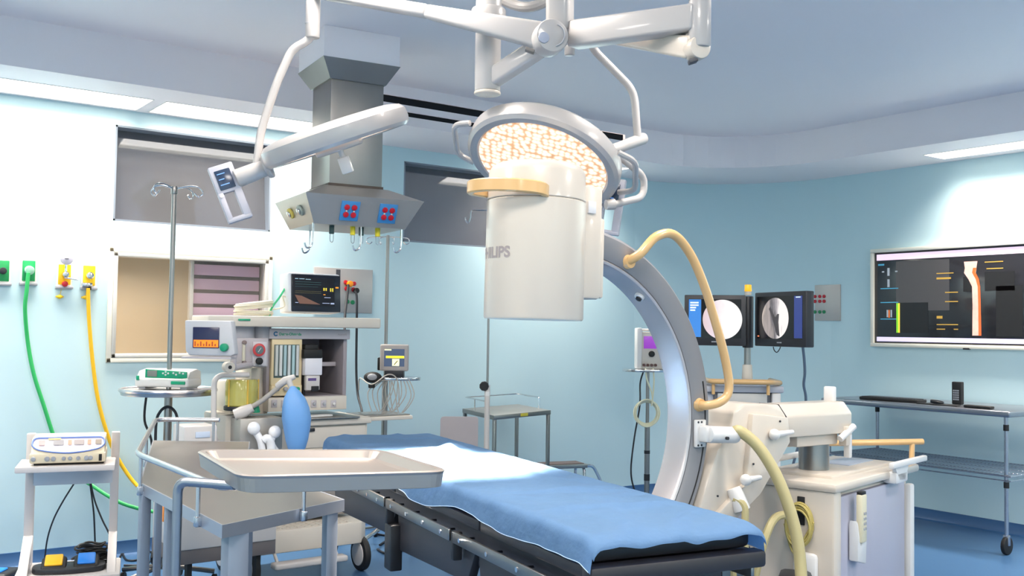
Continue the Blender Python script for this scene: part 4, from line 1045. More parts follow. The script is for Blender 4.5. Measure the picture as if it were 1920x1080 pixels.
# ================================================================== GAS OUTLETS
def wallbox(x, z, w_, h_, d_, b=None, bev=.004, y=YL): return box2(b or new(), (x-w_/2, y-d_, z-h_/2), (x+w_/2, y, z+h_/2), bev)
info = [((4, 508), 'half-seen green gas outlet at the left edge of the photo', (22, 140, 76)), ((53, 508), 'green gas outlet with a green hose plugged in', (20, 150, 84)), ((120, 515), 'yellow gas outlet with a round dial and chrome valve', (240, 196, 20)), ((166, 517), 'yellow gas outlet with a yellow hose plugged in', (240, 190, 20))]
for i, ((px, py), lab, cc) in enumerate(info):
    p = PY(px, py, YL); t = thing('gas_outlet', lab, 'gas outlet', (p.x, YL, p.z), 0, None)
    b = new(); box2(b, (-.046, -.014, -.082), (.046, 0, .078), .006); part('back_plate', b, mat('plate_cream', (236, 232, 226), .4), t)
    b = new(); box2(b, (-.036, -.02, -.062), (.036, -.012, .062), .004); cp = part('coloured_plate', b, mat('gas_%d' % cc[0], cc, .4), t)
    b = new(); box2(b, (-.05, -.03, -.088), (.05, -.0, -.07), .004); part('lower_lip', b, greym, t)
    b = new()
    if i == 0: cyl(b, (.0, -.018, 0), (0, -.04, 0), .02, seg=20, bev=.003); part('port', b, darkm, t)
    if i == 1: cyl(b, (0, -.018, .005), (0, -.055, .0), .026, seg=24, bev=.005); part('plug', b, mat('plug_mint', (170, 214, 190), .35), t)
    if i == 2:
        cyl(b, (0, -.02, .0), (0, -.06, 0), .018, seg=20, bev=.003); cyl(b, (0, -.045, -.02), (0, -.045, .06), .007, seg=10); cyl(b, (-.01, -.05, -.02), (.07, -.05, -.03), .005, seg=10); part('valve', b, chrome, t)
        b = new(); cyl(b, (.003, -.035, .095), (.003, -.055, .095), .037, seg=32, bev=.004); g_ = part('dial', b, mat('dial_grey', (188, 186, 200), .3), t)
        b = new(); box2(b, (-.01, -.058, .093), (.012, -.055, .097)); part('pointer', b, darkm, g_)
        b = new(); cyl(b, (0, -.02, -.058), (0, -.045, -.058), .017, seg=20, bev=.003); part('red_knob', b, redm, t)
    if i >= 2:
        b2_ = new(); dx_ = PY((111, 159)[i-2], 557, YL).x-p.x; dz_ = PY(130, 557, YL).z-p.z; sph(b2_, (dx_, -.014, dz_), .016, (1, .8, .8), 12); box2(b2_, (dx_-.022, -.014, dz_-.005), (dx_+.022, -.004, dz_+.006), .002); cyl(b2_, (dx_, -.008, dz_), (dx_*.5, -.008, -.08), .0015, seg=6); part('dust_cap', b2_, mat('cap_yellow', (244, 200, 20), .4), t, 'yellow cap')
    if i == 3:
        cyl(b, (0, -.02, .0), (0, -.05, 0), .022, seg=20, bev=.003); box2(b, (-.045, -.06, -.07), (.012, -.02, -.045), .006); part('coupling', b, chrome, t)
        b = new(); cyl(b, (0, -.045, -.09), (0, -.045, -.062), .009, seg=12); part('hose_end', b, darkm, t)
setfr()
pts = [(53, 512, YL-.06), (50, 545, YL-.06), (47, 580, YL-.05), (52, 640, YL-.03), (63, 700, YL-.03), (82, 760, YL-.03), (106, 830, YL-.03), (140, 885, YL-.05), (175, 912, YL-.1), (225, 942, YL-.2), (275, 957, YL-.25), (300, 960, YL-.3)]
b = new(); pp = [PY(*q) for q in pts]; tube(b, crom(pp, 8), .0115, 10); single('gas_hose', 'green hose hanging from the green gas outlet behind the stand', 'hose', b, greencab, pp[0])
pts = [(165, 540, YL-.05), (167, 600, YL-.04), (174, 680, YL-.03), (184, 750, YL-.03), (200, 810, YL-.03), (216, 850, YL-.03), (240, 890, YL-.05), (262, 915, YL-.1), (285, 930, YL-.2), (300, 934, YL-.25)]
b = new(); pp = [PY(*q) for q in pts]; tube(b, crom(pp, 8), .012, 10); single('gas_hose', 'yellow hose hanging from the right yellow gas outlet', 'hose', b, yellowcab, pp[0])

# ================================================================== IV STAND with round tray, left
dI = 5.6
base = PD(316, 740, dI); t = thing('iv_stand', 'tall iv stand in front of the left windows with a round steel tray', 'iv stand', (base.x, base.y, 0), CAMRZ)
SCI = dI/FPX
def zi(py, px=316): return PD(px, py, dI).z
b = new(); cyl(b, (0, 0, .1), (0, 0, zi(735)), .022, seg=16); cyl(b, (0, 0, zi(736)), (0, 0, zi(356)), .0135, seg=16); part('pole', b, steel, t)
b = new(); cyl(b, (0, 0, zi(740)), (0, 0, zi(730)), .25, .255, 48, .004); tr = part('round_tray', b, mat('tray_rim', (176, 176, 178), .3, .9), t)
b = new(); tube(b, [(.253*math.cos(a_), .253*math.sin(a_), zi(731)) for a_ in [2*PI*k/48 for k in range(48)]], .011, 8, closed=True); part('tray_rim', b, tubem2, tr)
zh = zi(352)
for k, (dx, dy) in enumerate(((-.11, .0), (.13, .02), (-.055, -.12), (.05, .13))):
    v = Vector((dx, dy, 0)); u_ = v.normalized(); e0 = Vector((0, 0, zh)); b = new()
    tube(b, crom([e0, e0+v*.6+Vector((0, 0, .018)), e0+v*1.0+Vector((0, 0, .012)), e0+v*1.18+Vector((0, 0, -.018)), e0+v*1.0+Vector((0, 0, -.04)), e0+v*.84+Vector((0, 0, -.02))], 6), .0042, 8); part('hook', b, chrome, t)
b = new(); cyl(b, (0, 0, zh-.03), (0, 0, zh+.015), .018, seg=16, bev=.003); part('top_hub', b, steel, t)
for k in range(5):
    a_ = 2*PI*k/5+.3; b = new(); tube(b, [(0, 0, .12), (.27*math.cos(a_), .27*math.sin(a_), .07)], .014, 8); part('base_leg', b, steel, t)
    b = new(); cyl(b, (.27*math.cos(a_)-.01, .27*math.sin(a_), .028), (.27*math.cos(a_)+.01, .27*math.sin(a_), .028), .028); part('caster', b, blackm, t)
IM = FR.copy()
b = new(); setfr(mat4=IM); tube(b, crom([(-.13, .02, zi(742)), (-.14, .03, zi(790)), (-.1, .05, zi(840)), (-.08, .08, .3), (-.1, .1, .08)], 6), .007, 8); 
single('hanging_cable', 'black cable hanging under the left rim of the round tray', 'cable', b, blackcab, IM @ Vector((-.13, .02, zi(742))))
b = new(); setfr(mat4=IM); tube(b, crom([(-.05, -.03, .6), (-.055, -.03, zi(800)), (-.035, -.03, zi(772)), (.01, -.03, zi(762)), (.055, -.03, zi(775)), (.07, -.03, zi(810)), (.07, -.03, zi(850)), (.06, -.03, .6)], 6), .008, 8)
single('looped_cable', 'black cable looped in an arch below the round tray', 'cable', b, blackcab, IM @ Vector((.01, -.03, zi(762))))
setfr(mat4=IM)
ps = IM @ Vector((.0, -.02, zi(729)+.001))
t = thing('infusion_pump', 'white and green infusion device lying on the round tray', 'medical device', ps, CAMRZ-.12)
b = new(); box2(b, (-.155, -.08, .012), (.155, .1, .062), .014, 3); prism(b, [(-.08, .05), (.1, .05), (.1, .098), (.05, .112), (-.04, .1)], -.15, .15, Matrix(((0, 0, 1, 0), (1, 0, 0, 0), (0, 1, 0, 0), (0, 0, 0, 1))), .008); bd = part('body', b, whitep, t)
b = new()
prism(b, [(-.09, .064), (.12, .062), (.15, .066), (.15, .1), (-.09, .112)], -.088, -.078, XZ, .003); gp = part('green_front', b, mat('pump_green', (14, 154, 112), .35), t)
b = new(); box2(b, (-.075, -.092, .07), (-.02, -.086, .105), .002); part('display', b, mat('pump_lcd', (126, 130, 122), .25), gp)
b = new(); box2(b, (.06, -.09, .03), (.14, -.078, .048), .003); box2(b, (-.14, -.09, .05), (-.125, -.078, .075), .002); split('green_key', b, mat('pump_green', (0, 0, 0)), t)
b = new()
for x, z_ in ((.015, .09), (.03, .082), (.045, .09), (.03, .098), (.075, .092), (.09, .084), (.11, .094), (.13, .09)): cyl(b, (x, -.086, z_), (x, -.092, z_), .005, seg=10)
split('key', b, whitep, gp)
b = new()
for x in (-.12, .12): box2(b, (x-.02, -.06, 0), (x+.02, .08, .014), .003)
split('foot', b, greym, t)

# ================================================================== WHITE CABINET behind the instrument table
yw = 4.95
a1, a2 = PY(333, 960, yw), PY(520, 960, yw)
t = thing('white_cabinet', 'white box cabinet with a dark plinth behind the instrument table', 'cabinet', (a1.x, yw, 0), 0)
zc1 = PY(333, 960, yw).z; zk = PY(333, 1035, yw).z; zk0 = PY(333, 1062, yw).z; Wc = a2.x-a1.x
b = new(); box2(b, (0, 0, zk), (Wc, .4, zc1), .012); part('body', b, whitem, t)
b = new(); box2(b, (.0, .01, zk0), (Wc, .4, zk+.005), .004); part('plinth', b, mat('plinth_brown', (104, 98, 98), .5), t)
b = new(); u0, u1 = PY(345, 800, yw+.2), PY(408, 800, yw+.2); box2(b, (u0.x-a1.x, .2, zc1-.005), (u1.x-a1.x, .38, u0.z), .01); ub = part('upper_box', b, whitem, t)
b = new(); box2(b, (u0.x-a1.x+.06, .195, u0.z-.06), (u1.x-a1.x-.04, .202, u0.z-.03), .001); part('label_strip', b, mat('label_blueish', (196, 208, 226), .4), ub)
b = new(); q0, q1 = PY(306, 950, yw+.05), PY(319, 978, yw+.05); box2(b, (q0.x-a1.x, .05, q1.z), (.01, .09, q0.z), .006); part('orange_tab', b, mat('tab_orange', (246, 150, 70), .4), t)
for x in (.08, Wc-.08):
    for y in (.06, .34):
        b = new(); cyl(b, (x, y-.012, .03), (x, y+.012, .03), .03); box2(b, (x-.012, y-.02, .03), (x+.012, y+.02, zk0+.005)); part('caster', b, blackm, t)

# ================================================================== ANESTHESIA MACHINE
YF = 5.45
def P2(px, py, y): p = PY(px, py, y); return p
def pbox(b, x0, y0, x1, y1, yf, dep, bev=.004):
    """box whose front face on the plane y=yf covers the pixel rectangle"""
    a = PY(x0, (y0+y1)/2, yf); c = PY(x1, (y0+y1)/2, yf); zt = PY((x0+x1)/2, y0, yf).z; zb = PY((x0+x1)/2, y1, yf).z
    box2(b, (a.x, yf, zb), (c.x, yf+dep, zt), bev); return (a.x, c.x, zb, zt)
mb_ = PY(560, 900, YF)
t = thing('anesthesia_machine', 'anesthesia machine with a long white top shelf, yellow bellows jar and castors', 'anesthesia machine', (mb_.x, YF+.3, 0), 0)
setfr()
mcream = mat('machine_cream', (208, 200, 188), .4); mgrey = mat('machine_grey', (184, 178, 182), .42)
b = new(); xs = PY(437, 597, YF).x; xe = PY(714, 606, YF).x; zs1 = 1.505
prism(b, [(xs+.01, YF+.004), (xe, YF-.0), (xe+.02, YF+.05), (xe, YF+.4), (xs-.1, YF+.4), (xs-.1, YF+.12)], zs1-.062, zs1, bev=.01)
sh = part('top_shelf', b, mcream, t)
b = new(); box2(b, (xs+.03, YF-.006, zs1-.028), (xs+.1, YF+.003, zs1-.018), .002); part('green_light', b, tealm, sh)
yc = YF+.12
b = new(); xa, xb, zb3, zt3 = pbox(b, 505, 617, 657, 636, yc-.03, .4, .006); hp_ = part('header', b, mgrey, t)
tb = text_bm('Datex-Ohmeda', .022, .0006); 
for v in tb.verts: v.co = Vector((xa+.06+v.co.x, yc-.0312, (zb3+zt3)/2-.008+v.co.y))
part('lettering', tb, tealm, hp_)
tb = text_bm('Aestiva/5', .016)
for v in tb.verts: v.co = Vector((xb-.085+v.co.x, yc-.0312, (zb3+zt3)/2-.006+v.co.y))
part('lettering', tb, mat('letter_grey', (0, 0, 0)), hp_)
b = new(); c = Vector((xa+.04, yc-.03, (zb3+zt3)/2)); tube(b, [c+Vector((.011*math.cos(a_), -.001, .011*math.sin(a_))) for a_ in [math.radians(40+28*k) for k in range(11)]], .0035, 6); part('emblem', b, mat('emblem_blue', (40, 110, 150), .4), hp_)
# open cabinet: sides, back, floor
zc0 = PY(580, 742, yc).z
b = new(); box2(b, (xa+.0, yc, zc0), (xa+.02, yc+.36, zb3), .003); box2(b, (xb-.03, yc, zc0), (xb-.005, yc+.36, zb3), .003); box2(b, (xa, yc+.34, zc0), (xb-.005, yc+.37, zb3), .003); box2(b, (xa, yc, zc0-.02), (xb-.005, yc+.36, zc0), .003)
cabin = part('cabinet_shell', b, mat('cabinet_mauve', (150, 142, 146), .45), t)
b = new(); x_ = PY(566, 700, yc).x
box2(b, (x_+.01, yc+.1, PY(600, 688, yc).z), (xb-.03, yc+.12, PY(600, 680, yc).z), .002); part('rear_rail', b, mgrey, cabin)
b = new(); pbox(b, 509, 634, 566, 722, yc-.02, .1, .004); fm = part('flowmeter_frame', b, mat('flow_tan', (222, 202, 160), .4), t)
b = new(); fx0, fx1, fz0, fz1 = pbox(b, 514, 646, 561, 708, yc-.024, .01, .001); part('flow_window', b, mat('flow_dark', (88, 104, 100), .3), fm)
tw = (fx1-fx0)/6
for k, cc in enumerate(((196, 200, 196), (210, 212, 210), (168, 196, 202), (206, 208, 208), (170, 200, 204), (206, 210, 210))):
    b = new(); cyl(b, (fx0+tw*(k+.5), yc-.028, fz0+.012), (fx0+tw*(k+.5), yc-.028, fz1-.004), tw*.36, seg=12); part('flow_tube', b, mat('flow_%d' % cc[0], cc, .2), fm)
b = new(); pbox(b, 509, 722, 566, 742, yc-.03, .1, .004); lp = part('flow_knob_panel', b, mat('flow_tan', (0, 0, 0)), t)
for px, m_ in ((518, blackm), (534, greym), (556, tealm)):
    p = PY(px, 729, yc-.03); b = new(); cyl(b, p, p-Vector((0, .025, 0)), .012, seg=16, bev=.002); part('flow_knob', b, m_, lp)
# vaporizer
b = new(); pbox(b, 572, 668, 605, 704, yc-.05, .12, .008); vz = part('vaporizer', b, mat('vap_white', (222, 220, 226), .35), t)
b = new(); pbox(b, 570, 655, 605, 672, yc-.055, .13, .006); pbox(b, 572, 646, 597, 660, yc-.03, .08, .008); part('vaporizer_top', b, blackm, vz)
b = new(); pbox(b, 574, 704, 600, 732, yc-.045, .1, .006); q = part('vaporizer_base', b, whitem, vz)
b = new(); pbox(b, 578, 709, 593, 714, yc-.047, .01, 0); part('purple_label', b, mat('purple', (96, 76, 130), .4), q)
b = new(); pbox(b, 584, 724, 598, 734, yc-.049, .01, .001); part('drain', b, blackm, q)
b = new(); pbox(b, 569, 660, 573, 740, yc-.02, .02, .001); part('mount_bar', b, blackm, vz)
# switch row and work surface
b = new(); sx0, sx1, sz0, sz1 = pbox(b, 503, 744, 650, 770, yc-.03, .3, .004); sw = part('switch_panel', b, mcream, t)
for k in range(7):
    p = PY(514+18.5*k, 757, yc-.03); b = new(); box2(b, (p.x-.018, p.y-.004, p.z-.022), (p.x+.018, p.y+.001, p.z+.022), .002); s_ = part('switch_plate', b, mgrey, sw)
    b = new(); cyl(b, (p.x, p.y-.003, p.z), (p.x, p.y-.014, p.z), .009, seg=14, bev=.002); part('switch_knob', b, greym if k < 6 else whitep, s_)
zd = .905
b = new(); box2(b, (xa-.0, YF-.04, zd+.002), (PY(655, 780, YF+.1).x, yc+.3, zd+.012), .002); part('steel_worktop', b, steelt, t)
b = new(); xw = PY(470, 790, YF).x; xw2 = PY(700, 790, YF-.04).x; prism(b, [(xw, YF-.02), (xw2, YF-.02), (xw2+.02, YF+.03), (xw2+.02, YF+.45), (xw, YF+.45)], zd-.035, zd, bev=.008); wt_ = part('work_surface', b, mcream, t)
b = new(); box2(b, (xw2, YF+.05, zd-.03), (xw2+.33, YF+.36, zd-.006), .006); fs_ = part('side_shelf', b, mcream, t)
b = new(); box2(b, (xw2+.01, YF+.07, zd-.006), (xw2+.32, YF+.34, zd+.002), .002); part('shelf_pad', b, mat('pad_grey', (140, 138, 134), .25, .5), fs_)
b = new(); dx0 = PY(500, 850, YF).x; dx1 = PY(690, 850, YF).x; box2(b, (dx0, YF+.01, .6), (dx1, YF+.44, zd-.035), .01); dr = part('drawer_block', b, mcream, t)
for k in range(2):
    b = new(); z0 = .61+.13*k; box2(b, (dx0+.02, YF+.0, z0), (dx1-.02, YF+.012, z0+.12), .005); d_ = part('drawer', b, mcream, t)
    b = new(); box2(b, (dx0+.23, YF-.012, z0+.098), (dx0+.29, YF+.002, z0+.116), .003); part('drawer_lock', b, darkm, d_)
b = new(); box2(b, (dx0+.02, YF+.08, .32), (dx1-.05, YF+.44, .6), .01); part('lower_case', b, mat('lower_taupe', (150, 144, 138), .5), t)
# footplate with treads and casters
zf = .3
b = new(); fx = PY(462, 1010, YF-.05).x; fx2 = PY(690, 1000, YF-.05).x
prism(b, [(fx, YF-.08), (fx2-.06, YF-.08), (fx2, YF-.02), (fx2, YF+.45), (fx, YF+.45)], zf-.13, zf-.0, bev=.012); bs = part('base', b, mcream, t)
b = new()
for i in range(14):
    for j in range(4): box2(b, (fx+.03+.045*i, YF-.06+.04*j, zf-.002), (fx+.055+.045*i, YF-.035+.04*j, zf+.003))
o = part('tread_stud', b, mat('tread', (206, 200, 190), .5), bs)
b = new(); bx0 = PY(512, 1040, YF-.14).x; bx1 = PY(648, 1035, YF-.14).x; box2(b, (bx0, YF-.18, zf-.2), (bx1, YF-.1, zf-.165), .012, 3); cyl(b, (bx0+.04, YF-.12, zf-.18), (bx0+.04, YF-.05, zf-.12), .01, seg=8); cyl(b, (bx1-.04, YF-.12, zf-.18), (bx1-.04, YF-.05, zf-.12), .01, seg=8); part('brake_bar', b, whitem, t)
for x, y in ((fx2-.035, YF-.03), (fx2-.035, YF+.4), (fx+.04, YF+.4), (fx+.04, YF-.03)):
    b = new(); cyl(b, (x-.02, y, .1), (x+.02, y, .1), .1, seg=28, bev=.008); w_ = part('caster', b, blackm, t)
    b = new(); cyl(b, (x-.026, y, .1), (x+.026, y, .1), .07, seg=24, bev=.004); part('caster_hub', b, whitem, w_)
# left column: absorber block, bellows, ventilator gauge box
b = new(); ax0, ax1, az0, az1 = pbox(b, 420, 778, 470, 965, YF-.0, .35, .012); ab = part('absorber_cabinet', b, mcream, t)
b = new(); pbox(b, 450, 784, 530, 845, YF-.14, .16, .006); bl = part('absorber_block', b, mat('block_grey', (176, 172, 166), .35, .3), t)
b = new(); pbox(b, 432, 716, 470, 776, YF+.12, .3, .01); part('bellows_stand', b, mcream, ab)
xj, zj0, zj1 = PY(453, 740, YF+.0).x, PY(453, 762, YF).z, PY(453, 711, YF).z
b = new(); lathe(b, [(0, zj0), (.082, zj0), (.09, zj0+.01), (.09, zj1-.02), (.082, zj1), (0, zj1+.004)], Matrix.Translation((xj, YF+.0, 0)), 36)
bj = part('bellows_jar', b, mat('bellows_yellow', (176, 168, 84), .22, coat=.5), t)
b = new(); cyl(b, (xj, YF, zj0-.02), (xj, YF, zj0+.004), .096, seg=36, bev=.004); part('jar_base', b, darkm, bj)
for a_ in (200, 270, 340):
    b = new(); a_ = math.radians(a_); cyl(b, (xj+.09*math.cos(a_), YF+.09*math.sin(a_), zj0), (xj+.09*math.cos(a_), YF+.09*math.sin(a_), zj1), .005, seg=8); part('jar_rib', b, mat('rib_yellow', (214, 176, 70), .3), bj)
b = new(); pbox(b, 444, 634, 503, 688, YF+.05, .1, .006); gb = part('gauge_box', b, mgrey, t)
b = new(); pbox(b, 474, 641, 500, 686, YF+.04, .02, .002); gp_ = part('gauge_panel', b, mat('gauge_pale', (206, 202, 206), .4), gb)
p = PY(485, 656, YF+.03)
b = new(); cyl(b, p, p-Vector((0, .012, 0)), .037, seg=32, bev=.003); g1 = part('pressure_gauge', b, mat('gauge_red', (196, 66, 70), .3), gp_)
b = new(); cyl(b, p-Vector((0, .011, 0)), p-Vector((0, .0135, 0)), .024, seg=28); part('gauge_face', b, mat('gauge_dark', (96, 110, 112), .25), gp_)
b = new(); box(b, p-Vector((0, .0145, 0)), (.003, .001, .03), 0, Matrix.Rotation(.6, 4, 'Y')); part('gauge_needle', b, whitep, gp_)
p = PY(485, 677, YF+.035); b = new(); cyl(b, p, p-Vector((0, .02, 0)), .02, seg=24, bev=.003); part('selector_knob', b, blackm, gp_)
for py in (642, 680):
    p = PY(457, py, YF+.05); b = new(); cyl(b, p, p-Vector((0, .02, 0)), .012, seg=14, bev=.002); part('port', b, mat('port_brown', (128, 112, 108), .4), gb)
p = PY(457, 660, YF+.045); b = new(); cyl(b, p+Vector((0, 0, -.05)), p+Vector((0, 0, .05)), .009, seg=12); part('flow_vial', b, mat('vial', (214, 206, 186), .2), gb)
b = new(); cyl(b, PY(465, 613, YF+.15)+Vector((-.06, 0, -.07)), PY(465, 613, YF+.15)+Vector((-.06, 0, .02)), .095, seg=32); cyl(b, PY(480, 613, YF+.15)+Vector((.03, 0, -.07)), PY(480, 613, YF+.15)+Vector((.03, 0, .02)), .06, seg=24)
part('top_drum', b, mat('drum_grey', (160, 160, 166), .4), t)
b = new(); pbox(b, 470, 690, 503, 776, yc+.05, .25, .006); part('side_column', b, mcream, t)
# ventilator screen on its arm
scM = frame_from(PY(397, 634, YF-.22), (rt*.97-fw*.1), (fw*.97+rt*.1), (0, 0, 1)); zz = (Vector((0, 0, .97))-rt*.07).normalized(); xx = (rt*.98+Vector((0, 0, .0))-fw*.15).normalized(); yy = zz.cross(xx).normalized(); scM = frame_from(PY(396, 633, YF-.22), xx, yy, xx.cross(yy))
setfr(mat4=scM)
b = new(); prism(b, [(-.142, .09), (.118, .09), (.142, -.085), (.12, -.095), (-.115, -.095), (-.135, -.07)], -.02, .035, XZ, .008); vs_ = part('ventilator_screen', b, mat('vent_grey', (196, 196, 200), .4), t)
b = new(); box2(b, (-.092, -.026, -.055), (.055, -.018, .055), .003); part('display', b, mat('disp_navy', (34, 36, 66), .2, emit=.3), vs_)
b = new(); box2(b, (-.085, -.0275, -.05), (.052, -.0255, -.012)); part('orange_band', b, mat('disp_orange', (244, 118, 20), .3, emit=.7), vs_)
b = new()
for k in range(8): box2(b, (-.08+.016*k, -.0285, -.045), (-.072+.016*k, -.0272, -.02-.012*(k % 2)))
part('orange_text', b, mat('disp_dark_orange', (150, 70, 30), .3, emit=.3), vs_)
b = new(); cyl(b, (.088, -.016, -.05), (.088, -.045, -.05), .021, seg=24, bev=.004); part('control_knob', b, tealm, vs_)
b = new(); prism(b, [(-.15, -.1), (.12, -.1), (.12, -.112), (-.16, -.112)], -.02, .05, XZ, .003); part('screen_tray', b, mgrey, vs_)
setfr()
b = new(); tube(b, fillet([PY(440, 660, YF-.1), PY(436, 690, YF-.1), PY(470, 684, YF+.05)], .03, 4), .018, 10); part('screen_arm', b, mgrey, t)
b = new(); p = PY(425, 688, YF-.12); cyl(b, p, p-Vector((0, .05, 0)), .03, seg=24, bev=.005); j_ = part('arm_knuckle', b, mcream, t)
b = new(); cyl(b, p-Vector((0, .049, 0)), p-Vector((0, .053, 0)), .01); part('knuckle_bolt', b, blackm, j_)
b = new(); tube(b, fillet([PY(466, 703, YF-.08), PY(414, 703, YF-.1), PY(402, 712, YF-.1), PY(401, 740, YF-.1), PY(400, 815, YF-.1), PY(412, 840, YF-.05)], .05, 6), .015, 12); part('bag_arm_tube', b, whitem, t)
# breathing bag and its arm
b = new(); A_ = PY(462, 768, YF-.1); B_ = PY(540, 712, YF-.25); tube(b, crom([A_, PY(490, 752, YF-.15), PY(520, 728, YF-.2), B_], 5), .014, 12); ba = part('bag_arm', b, mat('arm_taupe', (170, 164, 158), .45), t)
b = new(); tube(b, [PY(520, 724, YF-.2), PY(535, 713, YF-.24), PY(553, 706, YF-.27)], [.018, .022, .013], 12); tube(b, [PY(440, 778, YF-.08), PY(456, 772, YF-.1), PY(474, 764, YF-.12)], [.03, .034, .024], 12); tube(b, [PY(541, 712, YF-.26), PY(548, 732, YF-.27)], [.017, .014], 12)
split('bag_elbow', b, whitem, ba)
bc = PY(555, 785, YF-.28); bt_ = PY(549, 724, YF-.28); bb_ = PY(556, 850, YF-.28)
b = new(); hgt = bt_.z-bb_.z
prof = [(.0, 0), (.03, .002), (.052, .03), (.066, .1), (.074, .2), (.076, .3), (.068, .39)]
rings = []; nS = 40
pf = [(.0, 0.), (.4, .01), (.62, .08), (.78, .2), (.93, .38), (1., .52), (.93, .68), (.74, .82), (.45, .92), (.2, .985), (.14, 1.)]
for r_, f_ in pf:
    rr = .081*r_; ring = []
    for k in range(nS):
        a_ = 2*PI*k/nS; w_ = 1+.035*math.sin(5*a_+f_*3)*(1-abs(2*f_-1)); cx = .012*math.sin(f_*PI)
        ring.append(b.verts.new(Vector((bb_.x*(1-f_)+bt_.x*f_+cx+rr*w_*math.cos(a_), bb_.y+rr*w_*.8*math.sin(a_), bb_.z+hgt*f_))))
    rings.append(ring)
for i in range(len(rings)-1):
    for k in range(nS): b.faces.new((rings[i][k], rings[i][(k+1) % nS], rings[i+1][(k+1) % nS], rings[i+1][k]))
b.faces.new(rings[-1]); bmesh.ops.remove_doubles(b, verts=b.verts, dist=1e-5)
o = part('breathing_bag', b, mat('bag_blue', (112, 164, 222), .45, var=.05, vscale=8), t); 
# white check valves / corrugated elbows
for (x0, y0), (x1, y1), (x2, y2) in (((476, 805), (488, 825), (492, 848)), ((515, 812), (508, 830), (520, 850))):
    b = new(); tube(b, crom([PY(x0, y0, YF-.18), PY(x1, y1, YF-.2), PY(x2, y2, YF-.2)], 5), .02, 14); sph(b, PY(x0, y0-2, YF-.2), .036, (1, .7, 1), 20); part('valve_elbow', b, mat('valve_white', (236, 236, 238), .2, coat=.5), t)
b = new(); tube(b, crom([PY(495, 826, YF-.21), PY(502, 822, YF-.22), PY(508, 835, YF-.22), PY(508, 855, YF-.22)], 5), .024, 14); part('valve_elbow', b, mat('valve_white', (0, 0, 0)), t)
b = new(); p = PY(478, 770, YF-.08); cyl(b, p+Vector((0, 0, -.01)), p+Vector((0, 0, .03)), .03, .02, 20, .003); part('green_cap', b, tealm, bl)
# paper pack on the worktop
p = PY(595, 782, YF+.02); setfr(); b = new(); prism(b, [(p.x-.06, YF-.0), (p.x+.11, YF+.04), (p.x+.1, YF+.1), (p.x-.07, YF+.09)], zd+.0125, zd+.022, bev=.003)
single('paper_pack', 'white paper pack lying on the machine worktop behind the blue bag', 'paper pack', b, whitep, (p.x, YF+.05, zd+.0125))
# patient monitor on the shelf
mp0, mp1 = PY(541, 592, YF+.06), PY(640, 594, YF+.06)
t = thing('patient_monitor', 'black-screened patient monitor standing on the machine top shelf', 'monitor', ((mp0.x+mp1.x)/2, YF+.12, zs1+.0005), 0.02)
MW = (mp1.x-mp0.x)/2; MH = PY(590, 514, YF+.06).z-zs1
lean = Matrix.Rotation(math.radians(-4), 4, 'X')
b = new(); box(b, (0, .02, MH/2+.012), (2*MW, .13, MH-.02), .014, lean, 3); mc = part('casing', b, mat('monitor_white', (226, 228, 232), .35), t)
b = new(); box(b, (.006, -.048, MH/2+.014), (2*MW-.02, .012, MH-.034), .006, lean); sc = part('bezel', b, mat('bezel_navy', (28, 32, 44), .25), t)
b = new(); box(b, (-.012, -.0555, MH/2+.022), (2*MW-.07, .002, MH-.085), 0, lean); dsp = part('display', b, mat('display_black', (30, 30, 34), .12, emit=.12), t)
MMf = FR @ Matrix.Translation((-.012, -.0572, MH/2+.022)) @ lean; setfr(mat4=MMf); SW, SH = (2*MW-.07)/2, (MH-.085)/2
def glow(name, rects, rgb, parent, em=.6, y=-.0004):
    b = new()
    for x0, z0, x1, z1 in rects: quad(b, (x0*SW, y, z0*SH), (x1*SW, y, z0*SH), (x1*SW, y, z1*SH), (x0*SW, y, z1*SH))
    return part(name, b, mat('glow_%d_%d_%d' % rgb, rgb, .4, emit=em), parent)
glow('display_text', [(-.9, .86, -.75, .9), (-.7, .86, -.45, .9), (-.4, .84, -.15, .88)], (150, 180, 190), dsp)
glow('trace_teal', [(-.9, .66, .35, .675), (-.9, .5, .35, .515), (-.9, .34, .2, .35)], (60, 96, 96), dsp)
glow('trace_amber', [(-.9, .02, .35, .03), (-.9, -.1, .35, -.09)], (120, 112, 70), dsp)
glow('digits_yellow', [(.45, .1, .52, .3), (.56, .1, .62, .3), (.78, .05, .84, .3), (.88, .05, .94, .3)], (196, 176, 50), dsp)
glow('digits_amber', [(1.05, .3, 1.2, .4), (.45, -.2, .55, -.15)], (230, 140, 30), dsp)
glow('digits_grey', [(.5, -.4, .8, -.36), (.4, -.8, .75, -.76), (.8, -.84, .98, -.74), (-.9, -.8, -.75, -.76)], (140, 150, 176), dsp)
b = new(); quad(b, (-.92*SW, -.0006, -.25*SH), (-.6*SW, -.0006, -.3*SH), (.3*SW, -.0006, -.88*SH), (-.7*SW, -.0006, -.85*SH)); part('reddish_patch', b, mat('patch_brown', (112, 78, 64), .3, emit=.25), dsp)
setfr()
